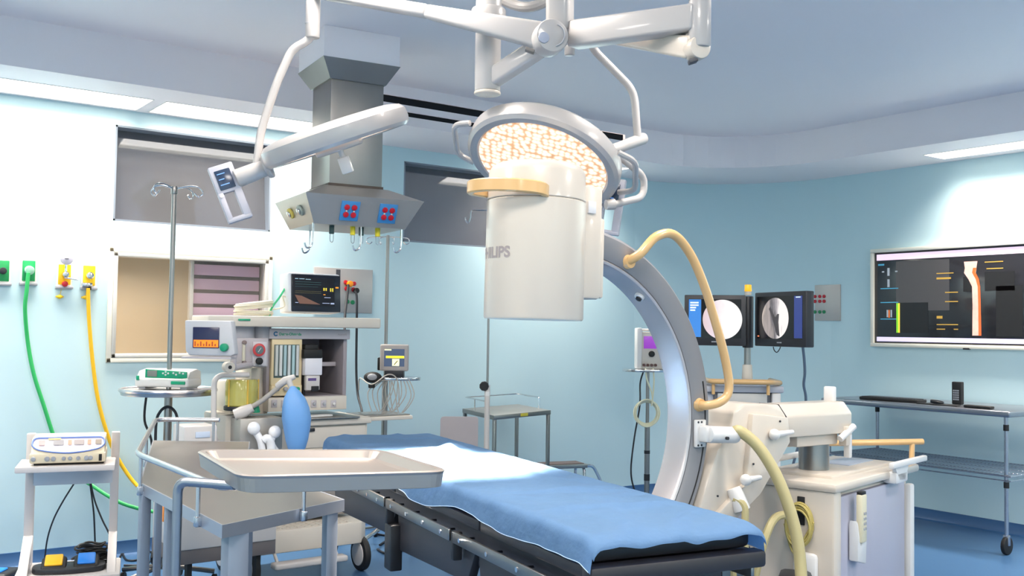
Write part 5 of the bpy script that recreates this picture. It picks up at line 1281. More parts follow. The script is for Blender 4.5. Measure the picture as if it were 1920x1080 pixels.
# white cable coil on the shelf's left end and green leads
rnd = random.Random(9); b = new(); cc = PY(478, 578, YF+.12); 
for k in range(7):
    rx, ry = .105+.012*rnd.random(), .06+.01*rnd.random(); o_ = Vector((.01*rnd.random(), .01*rnd.random(), 0))
    tube(b, [Vector((cc.x+o_.x+rx*math.cos(a_), YF+.14+o_.y+ry*math.sin(a_), zs1+.0085+.009*k+.014*math.cos(a_)*(1 if k > 2 else .0)+(.014 if k > 2 else 0))) for a_ in [2*PI*i/30 for i in range(30)]], .0058, 6, closed=True)
tube(b, crom([Vector((cc.x+.1, YF+.12, zs1+.04)), Vector((cc.x+.17, YF+.1, zs1+.06)), PY(530, 556, YF+.1), PY(541, 560, YF+.12)], 6), .0045, 6)
single('cable_coil', 'coil of white monitoring cable on the left end of the machine shelf', 'cable', b, mat('coil_white', (226, 218, 196), .5), Vector((cc.x, YF+.14, zs1)))
b = new(); tube(b, crom([PY(536, 538, YF+.14), PY(525, 556, YF+.1), PY(513, 572, YF+.1), PY(506, 584, YF+.12), Vector((PY(500, 588, YF+.12).x, YF+.12, zs1+.008))], 6), .006, 6); box2(b, (PY(495, 588, YF+.12).x, YF+.1, zs1), (PY(505, 588, YF+.12).x, YF+.13, zs1+.02), .003)
single('green_lead', 'green lead running from the patient monitor down to the shelf', 'cable', b, mat('lead_green', (60, 190, 130), .4), Vector((PY(500, 588, YF+.12).x, YF+.12, zs1)))
# ================================================================== SOCKET PLATES
def sockplate(lab, M, w_, h_, reds, greens, mm, extra=None, r_=.016):
    t = thing('socket_panel', lab, 'socket panel', M.translation, M.to_euler().z)
    setfr(mat4=M)
    b = new(); box2(b, (-w_/2, -.012, -h_/2), (w_/2, 0, h_/2), .002); p_ = part('steel_plate', b, mm, t)
    for x, z_ in reds: b = new(); cyl(b, (x, -.01, z_), (x, -.02, z_), r_, seg=18, bev=.002); part('red_socket', b, redm, t)
    for x, z_ in greens: b = new(); cyl(b, (x, -.01, z_), (x, -.02, z_), r_, seg=18, bev=.002); part('green_socket', b, mat('socket_green', (20, 130, 80), .35), t)
    return t
c = PY(643, 545, YL); a_ = PY(588, 545, YL); d_ = PY(698, 545, YL); hh = PY(643, 504, YL).z-PY(643, 587, YL).z
M = Matrix.Translation((c.x, YL, c.z)); ox = lambda px: PY(px, 545, YL).x-c.x; oz = lambda py: PY(660, py, YL).z-c.z
tp = sockplate('grey steel socket panel behind the patient monitor', M, d_.x-a_.x, hh, [(ox(646), oz(530)), (ox(662), oz(532)), (ox(648), oz(542)), (ox(661), oz(543))], [(ox(650), oz(566)), (ox(660), oz(567))], mat('plate_steel', (186, 180, 176), .4, .5))
b = new(); box2(b, (ox(628), -.014, -hh/2+.01+hh*.55), (ox(636), -.011, hh/2-.01), 0); part('plate_slot', b, mat('slot_dark', (0, 0, 0)), tp)
b = new(); cyl(b, (ox(652), -.018, oz(533)), (ox(652), -.05, oz(533)), .022, seg=16, bev=.004); part('orange_plug', b, mat('plug_orange', (250, 150, 20), .4), tp)
b = new(); cyl(b, (ox(664), -.018, oz(545)), (ox(664), -.05, oz(545)), .02, seg=16, bev=.004); part('black_plug', b, blackm, tp)
setfr()
b = new(); pp = [PY(653, 534, YL-.05), PY(652, 545, YL-.07), PY(650, 565, YL-.12), PY(647, 590, YL-.2), PY(646, 620, YL-.3)]; tube(b, crom(pp, 6), .0095, 8)
single('power_cable', 'thick black cable from the orange plug down behind the patient monitor', 'cable', b, blackcab, pp[0])
b = new(); pp = [PY(665, 546, YL-.05), PY(669, 556, YL-.07), PY(669, 600, YL-.1), PY(668, 690, YL-.1), PY(671, 740, YL-.15), PY(678, 768, YL-.25), PY(680, 790, YL-.3)]; tube(b, crom(pp, 6), .0085, 8)
single('power_cable', 'long black cable hanging from the socket panel beside the machine', 'cable', b, blackcab, pp[0])
c = PX(1537, 568, XR); Mr = Matrix.Translation((XR, c.y, c.z)) @ Matrix.Rotation(-PI/2, 4, 'Z')
ox = lambda px: c.y-PX(px, 565, XR).y; oz = lambda py: PX(1537, py, XR).z-c.z
sockplate('steel socket panel on the right wall beside the twin monitors', Mr, ox(1573)-ox(1495), oz(534)-oz(601), [(ox(x), oz(y)) for x in (1521, 1530, 1539, 1547) for y in (556, 565)], [(ox(x), oz(585)) for x in (1521, 1530, 1539, 1547)], mat('plate_steel', (0, 0, 0)), r_=.015)

# ================================================================== IV STAND 2 with small monitor
dM = 6.75
base = PD(722, 720, dM); t = thing('iv_stand', 'steel iv stand with a small monitor, right of the anesthesia machine', 'iv stand', (base.x, base.y, 0), CAMRZ)
def zi2(py): return PD(722, py, dM).z
S2 = dM/FPX
b = new(); cyl(b, (0, 0, .1), (0, 0, zi2(715)), .02, seg=14); cyl(b, (0, 0, zi2(716)), (0.0, 0, zi2(440)), .0115, seg=14); part('pole', b, steel, t)
b = new(); prism(b, [((math.cos(a_))*.19+(0.05), math.sin(a_)*.13) for a_ in [2*PI*k/32 for k in range(32)]], zi2(712), zi2(706), bev=.004); part('oval_shelf', b, chrome, t)
zh = zi2(443)
for s, ln in ((-1, .135), (1, .135), (-1, .05), (1, .04)):
    b = new(); tube(b, crom([(0, 0, zh), (s*ln*.6, 0, zh-.002), (s*ln, 0, zh-.01), (s*ln*1.07, 0, zh-.035), (s*ln*.92, 0, zh-.05), (s*ln*.78, 0, zh-.035)], 6), .0035, 8); part('hook', b, chrome, t)
for k in range(5):
    a_ = 2*PI*k/5+.6; b = new(); tube(b, [(0, 0, .12), (.28*math.cos(a_), .28*math.sin(a_), .08)], .014, 8); part('base_leg', b, chrome, t)
    b = new(); cyl(b, (.28*math.cos(a_)-.012, .28*math.sin(a_), .03), (.28*math.cos(a_)+.012, .28*math.sin(a_), .03), .03); part('caster', b, blackm, t)
SM = FR.copy()
x0, x1 = (716-722)*S2, (768-722)*S2; z0, z1 = zi2(694), zi2(645)
b = new(); box2(b, (x0, -.13, z0), (x1, -.07, z1), .01, 3); sm = part('small_monitor', b, mat('small_mon', (176, 168, 164), .45), t)
b = new(); quad(b, (x0+.028, -.1306, z0+.03), (x1-.024, -.1306, z0+.03), (x1-.024, -.1306, z1-.03), (x0+.028, -.1306, z1-.03)); part('display', b, mat('smd', (66, 78, 104), .2, emit=.4), sm)
b = new(); quad(b, (x0+.04, -.1312, z0+.085), (x1-.026, -.1312, z0+.085), (x1-.026, -.1312, z0+.1), (x0+.04, -.1312, z0+.1)); part('yellow_band', b, mat('smy', (246, 226, 40), .2, emit=.8), sm)
b = new(); quad(b, (x0+.082, -.1312, z0+.034), (x0+.128, -.1312, z0+.034), (x0+.128, -.1312, z0+.08), (x0+.082, -.1312, z0+.08)); quad(b, (x0+.03, -.1312, z1-.04), (x0+.075, -.1312, z1-.04), (x0+.075, -.1312, z1-.032), (x0+.03, -.1312, z1-.032)); part('pale_icon', b, mat('smi', (246, 240, 170), .2, emit=.8), sm)
b = new(); quad(b, (x0+.092, -.1316, z0+.042), (x0+.097, -.1316, z0+.04), (x0+.12, -.1316, z0+.067), (x0+.115, -.1316, z0+.07)); part('arrow', b, darkm, sm)
b = new(); box2(b, (x0+.03, -.12, zi2(706)), (x1-.03, -.04, z0+.01), .004); part('monitor_foot', b, darkm, t)
b = new(); box2(b, (x0-.025, -.06, z0+.0), (x0+.0, .02, z1-.09), .006); part('clamp', b, blackm, t)
b = new(); p = Vector(((704-722)*S2, -.14, zi2(706))); sph(b, p, .06, (1, .6, .62), 20); s_ = part('sensor_head', b, blackm, t)
b = new(); sph(b, p+Vector((0, -.03, .004)), .036, (.9, .35, .6), 16); part('sensor_face', b, greym, s_)
b = new(); box(b, p+Vector((-.006, .0, -.055)), (.042, .03, .03), .006); part('sensor_clip', b, blackm, s_)
rnd = random.Random(3); b = new()
for k in range(7):
    x_ = -.03+.018*k; lo = zi2(780)+.05*rnd.random()
    tube(b, crom([(x_*.4+.02, -.1, zi2(708)), (x_*1.6-.06+.02*rnd.random(), -.12, (zi2(708)+lo)/2+.03), (x_*1.5, -.12, lo), (x_*1.5+.07+.03*rnd.random(), -.12, (zi2(708)+lo)/2), (x_+.09, -.1, zi2(708))], 6), .0034, 6)
tube(b, crom([(-.16, -.1, zi2(730)), (-.15, -.13, zi2(708)), (-.06, -.2, zi2(718)), (.04, -.17, zi2(700)), (.1, -.14, zi2(712)), (.11, -.12, zi2(760))], 6), .004, 6)
single('sensor_cables', 'bunch of thin grey leads dangling below the small monitor', 'cable', b, mat('lead_grey', (176, 170, 162), .5), SM @ Vector((0, -.1, zi2(708))))
# ================================================================== IV STAND 3 behind the table
dK = 6.2; setfr(); base = PD(914, 720, dK); t = thing('iv_stand', 'iv stand with black clamp knob behind the operating table', 'iv stand', (base.x, base.y, 0), CAMRZ)
def z3(py): return PD(914, py, dK).z
b = new(); cyl(b, (0, 0, .12), (0, 0, z3(722)), .0165, seg=16); part('lower_tube', b, mat('tube_cream', (206, 198, 192), .3, .3), t)
b = new(); cyl(b, (0, 0, z3(724)), (0, 0, z3(392)), .007, seg=12); part('upper_rod', b, steel, t)
b = new(); cyl(b, (0, 0, z3(742)), (0, 0, z3(734)), .018, seg=16); part('collar', b, whitep, t)
b = new(); lathe(b, [(0, -.02), (.026, -.02), (.03, -.01), (.03, .01), (.026, .02), (0, .02)], Matrix.Translation((-.02, -.01, z3(724))) @ Matrix.Rotation(PI/2, 4, 'X'), 9); part('clamp_knob', b, blackm, t)
zt = z3(393)
for s in (-1, 1):
    b = new(); tube(b, crom([(0, 0, zt), (s*.1, 0, zt), (s*.118, 0, zt-.01), (s*.122, 0, zt-.05), (s*.135, 0, zt-.078), (s*.15, 0, zt-.065), (s*.152, 0, zt-.045)], 6), .0038, 8); part('hook', b, chrome, t)
for k in range(5):
    a_ = 2*PI*k/5+.2; b = new(); tube(b, [(0, 0, .14), (.26*math.cos(a_), .26*math.sin(a_), .07)], .013, 8); part('base_leg', b, steel, t)
    b = new(); cyl(b, (.26*math.cos(a_)-.012, .26*math.sin(a_), .028), (.26*math.cos(a_)+.012, .26*math.sin(a_), .028), .028); part('caster', b, blackm, t)
# ================================================================== SMALL STEEL TABLE with rail, STEP STOOL, STANDING PANEL
a, bb, c, d = [PZ(*q, .85) for q in ((867, 766), (926, 779), (1033, 769), (972, 757))]
t = thing('side_table', 'small steel side table with a wire rail against the wall', 'side table', (bb.x, bb.y, 0), 0)
x0, x1, y0, y1 = a.x-bb.x-.01, c.x-bb.x, 0, min(YL-.03-bb.y, d.y-bb.y)
x0 = 0; x1 = (c-bb).length; 
y1 = (a-bb).length
ex = (c-bb); ex.z = 0; ex.normalize(); ey = (a-bb); ey.z = 0; ey.normalize()
def S(u, v, z): 
    p = bb+ex*u+ey*v; return Vector((p.x, p.y, z))
setfr()
def sprism(b, u0, u1, v0, v1, z0, z1):
    p = [S(u0, v0, 0), S(u1, v0, 0), S(u1, v1, 0), S(u0, v1, 0)]; prism(b, [(q.x, q.y) for q in p], z0, z1, bev=.003)
b = new(); sprism(b, 0, x1, 0, y1, .818, .85); tt_ = part('table_top', b, steelt, t)
b = new(); sprism(b, x1*.45, x1*.58, -.002, .0, .824, .846); part('yellow_tag', b, mat('tag_yellow', (206, 190, 60), .5), tt_)
for u, v in ((.02, .02), (x1-.02, .02), (x1-.02, y1-.02), (.02, y1-.02)):
    b = new(); sprism(b, u-.016, u+.016, v-.016, v+.016, 0, .82); part('leg', b, steel, t)
b = new(); zr2 = .935; pts = [S(.02, y1*.3, .85), S(.02, y1*.3, zr2), S(.02, y1-.02, zr2), S(x1-.02, y1-.02, zr2), S(x1-.02, y1*.3, zr2), S(x1-.02, y1*.3, .85)]
tube(b, fillet(pts, .02, 3), .005, 8); part('wire_rail', b, chrome, t)
for u, v in ((.02, y1*.65), (x1*.45, y1-.02)):
    b = new(); cyl(b, S(u, v, .85), S(u, v, zr2), .0045, seg=8); part('rail_post', b, chrome, t)
setfr()
ZS = .4; q0 = PZ(1003, 874, ZS); q1 = PZ(1102, 870, ZS)
t = thing('step_stool', 'low steel step stool with dark tread behind the operating table', 'step stool', ((q0+q1)/2).to_3d()*1-Vector((0, 0, .4)), 0)
setfr()
sx = (q1-q0); sx.z = 0; SLn = sx.length; sx.normalize(); sy = Vector((-sx.y, sx.x, 0))
def S2_(u, v, z): p = q0+sx*u+sy*v; return Vector((p.x, p.y, z))
def sp2(b, u0, u1, v0, v1, z0, z1, bev=.003): p = [S2_(u0, v0, 0), S2_(u1, v0, 0), S2_(u1, v1, 0), S2_(u0, v1, 0)]; prism(b, [(q.x, q.y) for q in p], z0, z1, bev=bev)
b = new(); sp2(b, -.02, SLn, 0, .2, ZS-.03, ZS); st = part('top_step', b, steel, t)
b = new(); sp2(b, .0, SLn-.02, .02, .18, ZS-.001, ZS+.005); part('rubber_tread', b, mat('tread_dark', (74, 66, 66), .7), st)
for u in (0., SLn-.02):
    b = new(); tube(b, fillet([S2_(u, .0, .0125), S2_(u, .02, ZS-.03), S2_(u, .18, ZS-.03), S2_(u, .2, .0125)], .04, 4), .0125, 10); part('tube_frame', b, chrome, t)
b = new(); tube(b, fillet([S2_(SLn, .05, ZS-.02), S2_(SLn+.07, .05, ZS-.02), S2_(SLn+.13, .05, ZS-.12), S2_(SLn+.24, .05, .013)], .05, 4), .0135, 10); part('side_leg', b, chrome, t)
setfr()
p0 = PD(826, 845, 7.0); p1 = PD(895, 845, 6.95); zt_ = PD(860, 781, 7.0).z
t = thing('standing_panel', 'plain grey steel panel stand left of the small side table', 'panel', ((p0+p1)/2)*1-Vector((0, 0, ((p0+p1)/2).z)), CAMRZ)
wd = (p1-p0).length/2
b = new(); prism(b, [(p.x, p.y) for p in fillet([Vector((-wd, .45, 0)), Vector((wd, .45, 0)), Vector((wd, zt_+.002, 0)), Vector((-wd, zt_, 0))], .025, 4, True)], -.006, .006, XZ); part('panel_sheet', b, mat('panel_taupe', (182, 172, 172), .4, .3), t)
for s in (-1, 1):
    b = new(); cyl(b, (s*(wd-.03), .018, .03), (s*(wd-.03), .018, .6), .012); tube(b, [(s*(wd-.03), -.2, .012), (s*(wd-.03), .2, .012)], .012, 8); cyl(b, (s*(wd-.03), .018, .01), (s*(wd-.03), .018, .04), .012); part('stand_leg', b, steel, t)
# ================================================================== IV STAND 4 with pressure device (right of centre)
dP = 7.9; base = PD(1214, 760, dP); setfr(); t = thing('iv_stand', 'slim stand with a white pump shelf, seen inside the silver arc', 'iv stand', (base.x, base.y, 0), CAMRZ)
S4 = dP/FPX
def z4(py): return PD(1214, py, dP).z
b = new(); cyl(b, (0, 0, .1), (0, 0, z4(800)), .021, seg=14); cyl(b, (0, 0, z4(800)), (0, 0, z4(694)), .014, seg=14); part('pole', b, steel, t)
b = new(); cyl(b, (0, 0, z4(900)), (0, 0, z4(888)), .023, seg=14); cyl(b, (0, 0, z4(850)), (0, 0, z4(844)), .023, seg=14); split('pole_band', b, darkm, t)
b = new(); prism(b, [(.2*math.cos(a_), .13*math.sin(a_)) for a_ in [2*PI*k/32 for k in range(32)]], z4(697), z4(692), bev=.003); part('oval_shelf', b, chrome, t)
for k in range(5):
    a_ = 2*PI*k/5+.9; b = new(); tube(b, [(0, 0, .12), (.28*math.cos(a_), .28*math.sin(a_), .07)], .014, 8); part('base_leg', b, chrome, t)
    b = new(); cyl(b, (.28*math.cos(a_)-.012, .28*math.sin(a_), .028), (.28*math.cos(a_)+.012, .28*math.sin(a_), .028), .028); part('caster', b, blackm, t)
TM = FR.copy(); zsh = z4(692)+.001
t = thing('pressure_pump', 'white upright device with a purple screen on the slim stand shelf', 'medical device', TM @ Vector((0, 0, zsh)), CAMRZ)
H4 = z4(615)-zsh; xl, xr = (1191-1214)*S4, (1244-1214)*S4
b = new(); box2(b, (xl+.03, -.06, .0), (xr, .08, H4-.03), .008); bd = part('body', b, offw, t)
b = new(); box2(b, (xl, -.08, 0), (xl+.04, .09, H4), .01); box2(b, (xr-.03, -.08, 0), (xr+.005, .09, H4), .01); cyl(b, (xl+.03, 0, H4-.015), (xr-.02, 0, H4-.015), .01, seg=10); part('carry_frame', b, whitep, t)
b = new(); box2(b, (xl+.055, -.066, H4*.5), (xr-.045, -.058, H4*.8), .003); part('display', b, mat('disp_purple', (140, 60, 170), .3, emit=.5), bd)
b = new(); cyl(b, (.02, -.06, H4*.37), (.02, -.08, H4*.37), .024, seg=20, bev=.003); part('dial', b, blackm, bd)
b = new()
for k in range(4): cyl(b, (-.04+.03*k, -.06, H4*.1), (-.04+.03*k, -.085, H4*.1), .011, seg=12)
split('hose_port', b, mat('port_dark', (90, 60, 56), .4), bd)
setfr(mat4=TM); b = new()
for k in range(5): tube(b, [(-.015+(.082+.006*k % .02)*math.cos(a_), -.05-.008*k, z4(773)+(.085+.005*k)*math.sin(a_)) for a_ in [2*PI*i/28 for i in range(28)]], .0065, 6, closed=True)
single('tubing_coil', 'coil of pale tubing hanging on the slim stand pole', 'tubing', b, mat('tubing_pale', (222, 220, 190), .4), TM @ Vector((-.015, -.05, z4(773))))
setfr(mat4=TM); b = new(); tube(b, crom([(-.03, -.09, z4(690)), (-.02, -.1, z4(710)), (.02, -.09, z4(735)), (.03, -.08, z4(755))], 6), .006, 6); tube(b, crom([(.03, -.09, z4(690)), (.035, -.1, z4(712)), (.03, -.09, z4(740)), (.02, -.08, z4(760))], 6), .006, 6)
single('pump_tubes', 'two pale tubes running down from the purple-screened device', 'tubing', b, mat('tubing_pale', (0, 0, 0)), TM @ Vector((0, -.09, z4(690))))
setfr(mat4=TM); b = new(); tube(b, crom([(-.03, .03, z4(697)), (-.055, .03, z4(720)), (-.06, .0, z4(760)), (-.1, .0, z4(820)), (-.125, .0, z4(880)), (-.1, 0, z4(915)), (-.04, 0, .1)], 6), .0065, 6)
single('power_cable', 'black cable curving down left of the slim stand', 'cable', b, blackcab, TM @ Vector((-.03, .03, z4(697))))

# ================================================================== TWIN MONITOR CART
setfr(); dW = 6.0
base = PD(1404, 720, dW); t = thing('monitor_cart', 'x-ray monitor cart with two black screens and an orange beacon behind the C-arm', 'monitor cart', (base.x, base.y, 0), CAMRZ)
SW_ = dW/FPX
def X6(px): return (px-1404)*SW_
def z6(py, px=1404): return PD(px, py, dW).z
blk = mat('monitor_black', (44, 44, 48), .4)
# left screen faces the camera, right screen turned
def screen(px0, px1, py0, py1, dnear0, dnear1, kind):
    A = PD(px0, (py0+py1)/2, dnear0); B = PD(px1, (py0+py1)/2, dnear1); A.z = B.z = (PD((px0+px1)/2, py0, (dnear0+dnear1)/2).z+PD((px0+px1)/2, py1, (dnear0+dnear1)/2).z)/2
    h_ = PD((px0+px1)/2, py0, (dnear0+dnear1)/2).z-PD((px0+px1)/2, py1, (dnear0+dnear1)/2).z
    x = (B-A); w_ = x.length; x.normalize(); y = Vector((-x.y, x.x, 0))
    M = frame_from((A+B)/2, x, y, (0, 0, 1)); setfr(mat4=M)
    b = new(); box2(b, (-w_/2, 0, -h_/2), (w_/2, .06, h_/2), .006); mo = part('monitor', b, blk, t)
    b = new(); quad(b, (-w_/2+.025, -.001, -h_/2+.045), (w_/2-.025, -.001, -h_/2+.045), (w_/2-.025, -.001, h_/2-.025), (-w_/2+.025, -.001, h_/2-.025)); dp_ = part('display', b, mat('xr_black', (14, 15, 20), .15, emit=.05), mo)
    b = new()
    if kind == 0: quad(b, (-w_/2+.027, -.0018, -h_/2+.05), (-w_/2+.1, -.0018, -h_/2+.05), (-w_/2+.1, -.0018, h_/2-.027), (-w_/2+.027, -.0018, h_/2-.027))
    else: quad(b, (w_/2-.095, -.0018, -h_/2+.05), (w_/2-.027, -.0018, -h_/2+.05), (w_/2-.027, -.0018, h_/2-.027), (w_/2-.095, -.0018, h_/2-.027))
    part('side_bar', b, mat('xr_blue%d' % kind, (56, 122, 196) if kind == 0 else (44, 60, 124), .2, emit=.35), dp_)
    b = new(); cx = .045 if kind == 0 else -.035; R_ = .118; ry = R_*1.0
    b.faces.new([b.verts.new(FR @ Vector((cx+R_*.98*math.cos(a_), -.0022, .005+ry*math.sin(a_)))) for a_ in [2*PI*k/64 for k in range(64)]])
    part('xray_image', b, xr_mat(kind), dp_)
    if kind == 1:
        b = new(); S_ = [(-.055, .06), (-.03, .02), (-.012, -.02), (.015, -.09), (.04, -.1), (.03, -.02), (.035, .03), (.02, .03), (.0, .01), (-.02, .04), (-.04, .075)]
        b.faces.new([b.verts.new(FR @ Vector((cx+x, -.0026, z_))) for x, z_ in S_]); part('bone_shadow', b, mat('bone_shadow', (64, 60, 62), .3, var=.3, vscale=20, emit=.4), dp_)
    b = new()
    if kind == 0:
        for z_, l_ in ((.1, .05), (.085, .05), (.07, .035), (.055, .03)): quad(b, (-w_/2+.035, -.0024, z_), (-w_/2+.035+l_, -.0024, z_), (-w_/2+.035+l_, -.0024, z_+.009), (-w_/2+.035, -.0024, z_+.009))
    else:
        quad(b, (w_/2-.08, -.0024, .12), (w_/2-.04, -.0024, .12), (w_/2-.04, -.0024, .126), (w_/2-.08, -.0024, .126))
    part('screen_text', b, mat('xr_text', (210, 224, 244), .3, emit=.4), dp_)
    b = new(); quad(b, (-w_/2+.03, -.0024, -h_/2+.055), (-w_/2+.045, -.0024, -h_/2+.055), (-w_/2+.045, -.0024, -h_/2+.062), (-w_/2+.03, -.0024, -h_/2+.062)); part('screen_mark', b, mat('xr_mark', (240, 130, 90), .3, emit=.5), dp_)
    b = new(); box2(b, (-.018, -.003, -h_/2+.02), (.018, .001, -h_/2+.026)); part('badge', b, greym, mo)
    return M, w_, h_
def xr_mat(kind):
    m = bpy.data.materials.new('xray_%d' % kind); m.use_nodes = True; nt = m.node_tree; pb = nt.nodes['Principled BSDF']
    pb.inputs['Roughness'].default_value = .2
    tc = nt.nodes.new('ShaderNodeTexCoord'); no = nt.nodes.new('ShaderNodeTexNoise'); no.inputs['Detail'].default_value = 3; no.inputs['Scale'].default_value = 2.6 if kind else 3
    mp = nt.nodes.new('ShaderNodeMapping'); mp.inputs['Scale'].default_value = (1.6, 1, .45) if kind else (1, 1, 1); mp.inputs['Location'].default_value = (.3, .2, .1)
    nt.links.new(tc.outputs['Generated'], mp.inputs[0]); nt.links.new(mp.outputs[0], no.inputs['Vector'])
    sx = nt.nodes.new('ShaderNodeSeparateXYZ'); nt.links.new(tc.outputs['Generated'], sx.inputs[0])
    ad = nt.nodes.new('ShaderNodeMath'); ad.operation = 'MULTIPLY_ADD'; ad.inputs[1].default_value = .7 if kind else .35
    nt.links.new(no.outputs['Fac'], ad.inputs[0]); nt.links.new(sx.outputs['X'], ad.inputs[2])
    rp = nt.nodes.new('ShaderNodeValToRGB'); e = rp.color_ramp.elements
    if kind == 0:
        e[0].position = .2; e[0].color = (.78, .6, .62, 1); e[1].position = .72; e[1].color = (1, .96, .94, 1); q = e.new(.5); q.color = (.85, .7, .78, 1)
    else:
        e[0].position = .3; e[0].color = (.78, .66, .56, 1); e[1].position = 1.0; e[1].color = (1, .93, .9, 1)
        for p_, c_ in ((.48, (.3, .26, .24, 1)), (.62, (.42, .36, .34, 1)), (.76, (.1, .09, .1, 1)), (.9, (.5, .46, .48, 1))): q = e.new(p_); q.color = c_
    nt.links.new(ad.outputs[0], rp.inputs[0]); nt.links.new(rp.outputs[0], pb.inputs['Emission Color']); pb.inputs['Base Color'].default_value = (.05, .05, .05, 1); pb.inputs['Emission Strength'].default_value = .62
    return m
WMf = FR.copy()
screen(1283, 1398, 553, 648, 6.05, 5.95, 0)
screen(1415, 1511, 547, 650, 5.95, 5.55, 1)
setfr(mat4=WMf)
b = new(); cyl(b, (0, .03, z6(652)), (0, .03, z6(555)), .032, seg=24, bev=.004); part('centre_post', b, blk, t)
b = new(); cyl(b, (0, .04, z6(690)), (0, .04, z6(648)), .02, seg=20); part('neck', b, steel, t)
b = new(); cyl(b, (0, .04, z6(712)), (0, .04, z6(684)), .033, .028, 24, .004); part('neck_collar', b, mcream, t)
b = new(); cyl(b, (0, .03, z6(553)), (0, .03, z6(546)), .02, seg=20); bx_ = part('beacon_base', b, offw, t)
b = new(); cyl(b, (0, .03, z6(546)), (0, .03, z6(533)), .022, .02, 20, .003); part('beacon', b, mat('beacon_orange', (250, 176, 30), .3, emit=.4), t)
# body
b = new(); zt_ = z6(722); box2(b, (X6(1318), -.1, zt_-.04), (X6(1462), .42, zt_), .01); box2(b, (X6(1322), -.06, .14), (X6(1458), .4, zt_-.04), .012); cb_ = part('cart_body', b, mat('cart_grey', (178, 180, 190), .4), t)
b = new(); box2(b, (X6(1334), -.075, z6(800)), (X6(1440), -.055, z6(730)), .004); p1_ = part('recess_panel', b, mat('recess_dark', (86, 88, 96), .4), cb_)
b = new(); box2(b, (X6(1340), -.085, z6(760)), (X6(1432), -.07, z6(736)), .004); part('keyboard_drawer', b, mat('drawer_beige', (196, 194, 190), .4), cb_)
b = new(); box2(b, (X6(1340), -.085, .2), (X6(1440), -.06, z6(810)), .004); part('lower_door', b, mat('door_grey', (150, 152, 164), .4), cb_)
b = new(); box2(b, (X6(1440), -.1, .16), (X6(1456), -.06, z6(735)), .006); part('front_post', b, whitep, cb_)
b = new(); box2(b, (X6(1330), -.2, .13), (X6(1490), .45, .2), .02); part('cart_base', b, mat('cart_grey', (0, 0, 0)), t)
b = new(); zr_ = z6(714); tube(b, fillet([(X6(1325), .2, zr_), (X6(1325), -.14, zr_), (X6(1435), -.15, zr_), (X6(1462), -.02, zr_-.01), (X6(1468), .3, zr_-.01)], .04, 5), .016, 12)
for x, y in ((1330, -.12), (1430, -.13), (1464, .2)): cyl(b, (X6(x), y, zt_-.05), (X6(x), y, zr_), .01, seg=10)
part('tan_rail', b, orangem, t)
for x, y in ((1340, -.12), (1475, -.12), (1340, .36), (1475, .36)):
    b = new(); cyl(b, (X6(x)-.015, y, .065), (X6(x)+.015, y, .065), .065, bev=.006); part('caster', b, blackm, t)
setfr()
b = new(); pp = [PD(1505, 648, 5.62), PD(1508, 675, 5.66), PD(1509, 700, 5.7), PD(1507, 722, 5.75), PD(1511, 748, 5.8), PD(1508, 800, 5.9), PD(1490, 860, 6.0)]; pp.append(WMf @ Vector((X6(1480), .3, .205))); tube(b, crom(pp, 8), .008, 8)
single('monitor_cable', 'grey cable hanging below the right x-ray monitor', 'cable', b, mat('cable_slate', (96, 112, 128), .45), pp[0])
b = new(); p = PD(1450, 650, 5.75); tube(b, crom([p, p+Vector((0, 0, -.02))+rt*.005, p+Vector((0, 0, -.032))+rt*.02, p+rt*.035+Vector((0, 0, -.015)), p+rt*.04], 5), .003, 6)
single('small_lead', 'short black lead looping under the right x-ray monitor', 'cable', b, blackcab, p)

# ================================================================== WALL SCREEN
ta, tb_, tc_ = PX(1640, 466, XR), PX(1640, 650, XR), PX(1930, 560, XR)
zt2, zb2_ = 2.155, 1.35; ya = (ta.y+tb_.y)/2+.01; yb = ya-1.52
cx = (ya+yb)/2; cz = (zt2+zb2_)/2; TW = (ya-yb)/2; TH = (zt2-zb2_)/2
t = thing('wall_screen', 'large flat screen in a cream frame on the right wall showing a scan', 'television', (XR, cx, cz), -PI/2)
b = new(); e = .03
for q in ((-TW, -TH, TW, -TH+e), (-TW, TH-e, TW, TH), (-TW, -TH+e, -TW+e, TH-e), (TW-e, -TH+e, TW, TH-e)): box2(b, (q[0], -.05, q[1]), (q[2], 0, q[3]), .004)
part('frame', b, mat('casing_cream', (0, 0, 0)), t)
b = new(); box2(b, (-TW+e, -.03, -TH+e), (TW-e, -.012, TH-e), .001); sc_ = part('screen', b, mat('tv_black', (36, 36, 40), .1, spec=.7, emit=.15), t)
IW, IH = TW-e-.02, TH-e-.015
def tvq(name, rects, rgb, em=.8, y=-.031, parent=None):
    b = new()
    for x0, z0, x1, z1 in rects: quad(b, (x0*IW, y, z0*IH), (x1*IW, y, z0*IH), (x1*IW, y, z1*IH), (x0*IW, y, z1*IH))
    return part(name, b, mat('tv_%d_%d_%d' % rgb, rgb, .3, emit=em*.62), parent or sc_)
tvq('title_bar', [(-1, .86, 1, 1)], (232, 206, 226), .8)
tvq('task_bar', [(-1, -1, 1, -.9)], (206, 196, 232), .8)
tvq('grey_zone', [(-.75, -.3, -.1, .82)], (66, 64, 66), .5); tvq('black_box', [(-.72, -.8, -.35, -.12)], (20, 19, 22), .3, -.0315)
tvq('cyan_text', [(-.98, .74, -.9, .78), (-.95, .2, -.72, .22), (-.95, -.12, -.72, -.1), (-.95, -.5, -.72, -.48)], (60, 140, 170), .6, -.0318)
tvq('thumb', [(-.86, .5, -.83, .68), (-.86, .24, -.83, .42), (-.87, -.45, -.85, -.28), (-.82, -.45, -.8, -.28), (-.93, .58, -.9, .61), (-.76, .58, -.73, .61)], (150, 158, 166), .5, -.0318)
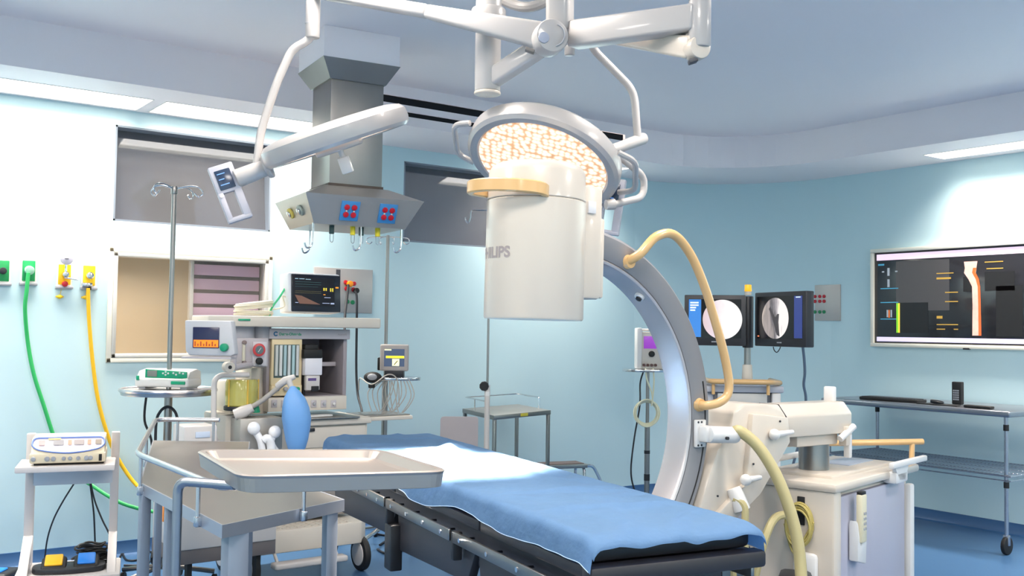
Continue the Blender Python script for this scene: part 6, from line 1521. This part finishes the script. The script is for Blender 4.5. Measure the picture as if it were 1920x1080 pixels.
tvq('orange_tick', [(-.845, -.46, -.83, -.28)], (230, 120, 60), .6, -.032)
tvq('green_scale', [(-.745, -.8, -.72, -.13)], (120, 190, 40), .8, -.032); tvq('yellow_scale', [(-.72, -.8, -.7, -.13)], (230, 200, 60), .8, -.032)
tvq('amber_text', [(-.25, .5, -.05, .52), (-.25, .38, -.08, .42), (-.15, .08, 0, .1), (-.15, -.12, .0, -.1), (-.25, -.48, -.18, -.42), (-.25, -.62, .0, -.6), (-.25, -.72, -.15, -.7), (-.05, -.72, 0, -.7), (.3, .7, .5, .72), (.32, .56, .5, .58)], (176, 140, 60), .6, -.0318)
tvq('dark_shape', [(.06, .1, .2, .42), (.3, .1, .62, .5), (.42, -.85, .7, .2)], (28, 26, 28), .3, -.0314)
b = new(); L_ = [(.07, .74), (.08, .6), (.07, .5), (.12, .36), (.16, .2), (.165, -.2), (.16, -.84)]; R_ = [(.22, .74), (.21, .6), (.2, .45), (.235, .34), (.25, .2), (.255, -.2), (.26, -.84)]
for i in range(6): quad(b, (L_[i][0]*IW, -.0325, L_[i][1]*IH), (R_[i][0]*IW, -.0325, R_[i][1]*IH), (R_[i+1][0]*IW, -.0325, R_[i+1][1]*IH), (L_[i+1][0]*IW, -.0325, L_[i+1][1]*IH))
part('bone_image', b, mat('bone', (226, 170, 156), .3, var=.35, vscale=14, emit=.5), sc_)
b = new()
for i in range(1, 6):
    f = .3; 
    a0_ = L_[i][0]*f+R_[i][0]*(1-f); a1_2 = L_[i+1][0]*f+R_[i+1][0]*(1-f); quad(b, (a0_*IW, -.033, L_[i][1]*IH), (R_[i][0]*IW, -.033, L_[i][1]*IH), (R_[i+1][0]*IW, -.033, L_[i+1][1]*IH), (a1_2*IW, -.033, L_[i+1][1]*IH))
part('bone_edge', b, mat('bone_red', (232, 92, 44), .3, emit=.55), sc_)
b = new(); box2(b, (.05, -.056, -TH-.006), (.1, -.03, -TH+.006), .002); part('sensor', b, blackm, t)

# ================================================================== WALL TABLE AND ITS THINGS
setfr(); zT2 = .95
k1 = PZ(1893, 768, zT2); XF = 6.62
yn_ = PX(1893, 770, XF).y; yf2 = 4.95
t = thing('work_table', 'long steel work table with wire lower shelf under the wall screen', 'table', (XF, yn_, 0), 0)
setfr()
b = new(); box2(b, (XF, yn_-.0, zT2-.04), (XR-.03, yf2, zT2), .012, 3); part('table_top', b, mat('bench_steel', (150, 154, 162), .28, .9, var=.04), t)
legm = mat('leg_chrome', (170, 174, 184), .25, .9)
for x, y in ((XF+.03, yn_+.04), (XF+.03, yf2-.06), (XR-.09, yn_+.04), (XR-.09, yf2-.06)):
    b = new(); cyl(b, (x, y, .12), (x, y, zT2-.04), .0135, seg=14); lg = part('leg', b, legm, t)
    b = new()
    for zz_ in (.84, .46): cyl(b, (x, y, zz_-.02), (x, y, zz_+.02), .0175, seg=14)
    split('sleeve', b, blackm, lg)
    b = new(); cyl(b, (x, y-.014, .06), (x, y+.014, .06), .06, bev=.006); part('caster', b, blackm, t)
    b = new(); box2(b, (x-.014, y-.02, .06), (x+.014, y+.02, .13), .004); part('caster_fork', b, legm, t)
zsf = .52
b = new(); tube(b, [(XF+.01, yn_, zsf), (XR-.06, yn_, zsf), (XR-.06, yf2-.03, zsf), (XF+.01, yf2-.03, zsf)], .006, 6, closed=True); tube(b, [(XF+.01, yn_, zsf-.03), (XR-.06, yn_, zsf-.03), (XR-.06, yf2-.03, zsf-.03), (XF+.01, yf2-.03, zsf-.03)], .004, 6, closed=True)
ws_ = part('wire_shelf', b, legm, t)
b = new()
n_w = int((yf2-.03-yn_)/.028)
for i in range(n_w): y = yn_+.028*(i+.5); tube(b, [(XF+.01, y, zsf+.004), (XR-.06, y, zsf+.004)], .0028, 5)
for x in (XF+.18, XF+.36, XF+.54): tube(b, [(x, yn_, zsf-.002), (x, yf2-.03, zsf-.002)], .004, 6)
o = part('shelf_wires', b, legm, ws_); o['kind'] = 'stuff'
def bx(name, lab, cat, px0, py0, px1, py1, wd_, h_, m_, seg=2):
    a = PZ(px0, py0, zT2+.001); c = PZ(px1, py1, zT2+.001); return a, c
a, c = PZ(1622, 742, zT2), PZ(1727, 744, zT2)
ym = (a.y+c.y)/2; xm = (a.x+c.x)/2
xk = XF+.2
ka, kc = PX(1622, 738, xk), PX(1727, 741, xk)
t = thing('keyboard', 'slim black keyboard on the left part of the steel work table', 'keyboard', (xk, (ka.y+kc.y)/2, zT2+.0008), -PI/2+.06)
kw = (ka.y-kc.y)/2
b = new(); box2(b, (-kw, -.07, 0), (kw, .07, .022), .006); kb = part('body', b, blackm, t)
b = new()
for i in range(20):
    for j in range(5): box2(b, (-kw+.015+(2*kw-.03)*i/20, -.06+.024*j, .022), (-kw+.012+(2*kw-.03)*(i+1)/20, -.04+.024*j, .026))
o = part('keys', b, darkm, kb); o['kind'] = 'stuff'
xk = XF+.14
ma, mc_ = PX(1725, 744, xk), PX(1790, 748, xk)
setfr(); b = new(); ym = (ma.y+mc_.y)/2; prism(b, [(xk-.05, ma.y), (xk+.08, ma.y-.02), (xk+.08, mc_.y-.0), (xk-.04, mc_.y-.04)], zT2+.001, zT2+.007, bev=.002)
single('mouse_pad', 'thin black pad in the middle of the steel work table', 'mouse pad', b, blackm, (xk, ym, zT2+.001))
b = new(); pc_ = Vector((xk+.0, ym-.0, zT2+.0075))
for k in range(3): tube(b, [pc_+Vector((.035*math.cos(a_), .045*math.sin(a_), .005+.007*k+.006*math.sin(a_))) for a_ in [2*PI*i/20 for i in range(20)]], .0038, 6, closed=True)
single('cable_coil', 'small coil of black cable on the black pad of the work table', 'cable', b, blackcab, pc_)
xk = XF+.1; ma, mc_ = PX(1810, 748, xk), PX(1861, 750, xk)
setfr((xk, (ma.y+mc_.y)/2, zT2+.0008), -PI/2); wm = (ma.y-mc_.y)/2
b = new(); box(b, (0, 0, .01), (2*wm, .06, .02), .008, seg=3); single('remote_control', 'flat black remote lying right of the cable coil on the work table', 'remote control', b, blackm, (xk, (ma.y+mc_.y)/2, zT2+.0008))
xk = XF+.34; pa, pb_ = PX(1787, 730, xk), PX(1805, 730, xk); pt_ = PX(1796, 716, xk).z
t = thing('cordless_phone', 'upright black handset with grey keys standing at the back of the work table', 'phone', (xk, (pa.y+pb_.y)/2, zT2+.0008), -PI/2)
pw_ = (pa.y-pb_.y)/2
b = new(); box2(b, (-pw_, -.02, 0), (pw_, .02, pt_-zT2), .006); bd = part('body', b, blackm, t)
b = new()
for i in range(3):
    for j in range(5): box2(b, (-pw_+.012+.016*i, -.023, .03+.016*j), (-pw_+.024+.016*i, -.019, .041+.016*j))
split('key', b, greym, bd)
# ================================================================== FLOOR CABLES
setfr()
def floorcable(lab, pix, r=.006, m_=None):
    b = new(); pp = [PZ(x, y, r+.0005) for x, y in pix]; tube(b, crom(pp, 8), r, 6); single('floor_cable', lab, 'cable', b, m_ or blackcab, pp[0])
floorcable('tangled black cable on the floor right of the white stand', [(225, 1045), (240, 1018), (262, 1015), (275, 1030), (262, 1048), (238, 1050), (232, 1035), (255, 1026), (290, 1040), (270, 1058), (232, 1060)])
floorcable('oval loop of black cable on the floor right of the machine castor', [(712, 1022), (730, 1012), (752, 1016), (760, 1026), (745, 1036), (722, 1037), (708, 1030)], .008)
floorcable('black cable running along the floor under the operating table', [(700, 1000), (730, 1005), (770, 1008), (830, 1020)], .007)
b = new(); pp = [PZ(295, 1062, .008), PY(285, 1050, 5.6), PY(292, 1010, 5.7), PY(294, 985, 5.75), PY(299, 960, 5.8), PY(300, 935, 5.85)]; pp[1].z = max(pp[1].z, .03); tube(b, crom(pp, 6), .009, 8)
single('hanging_cable', 'black cable dropping to the floor behind the left legs of the instrument table', 'cable', b, blackcab, pp[0])
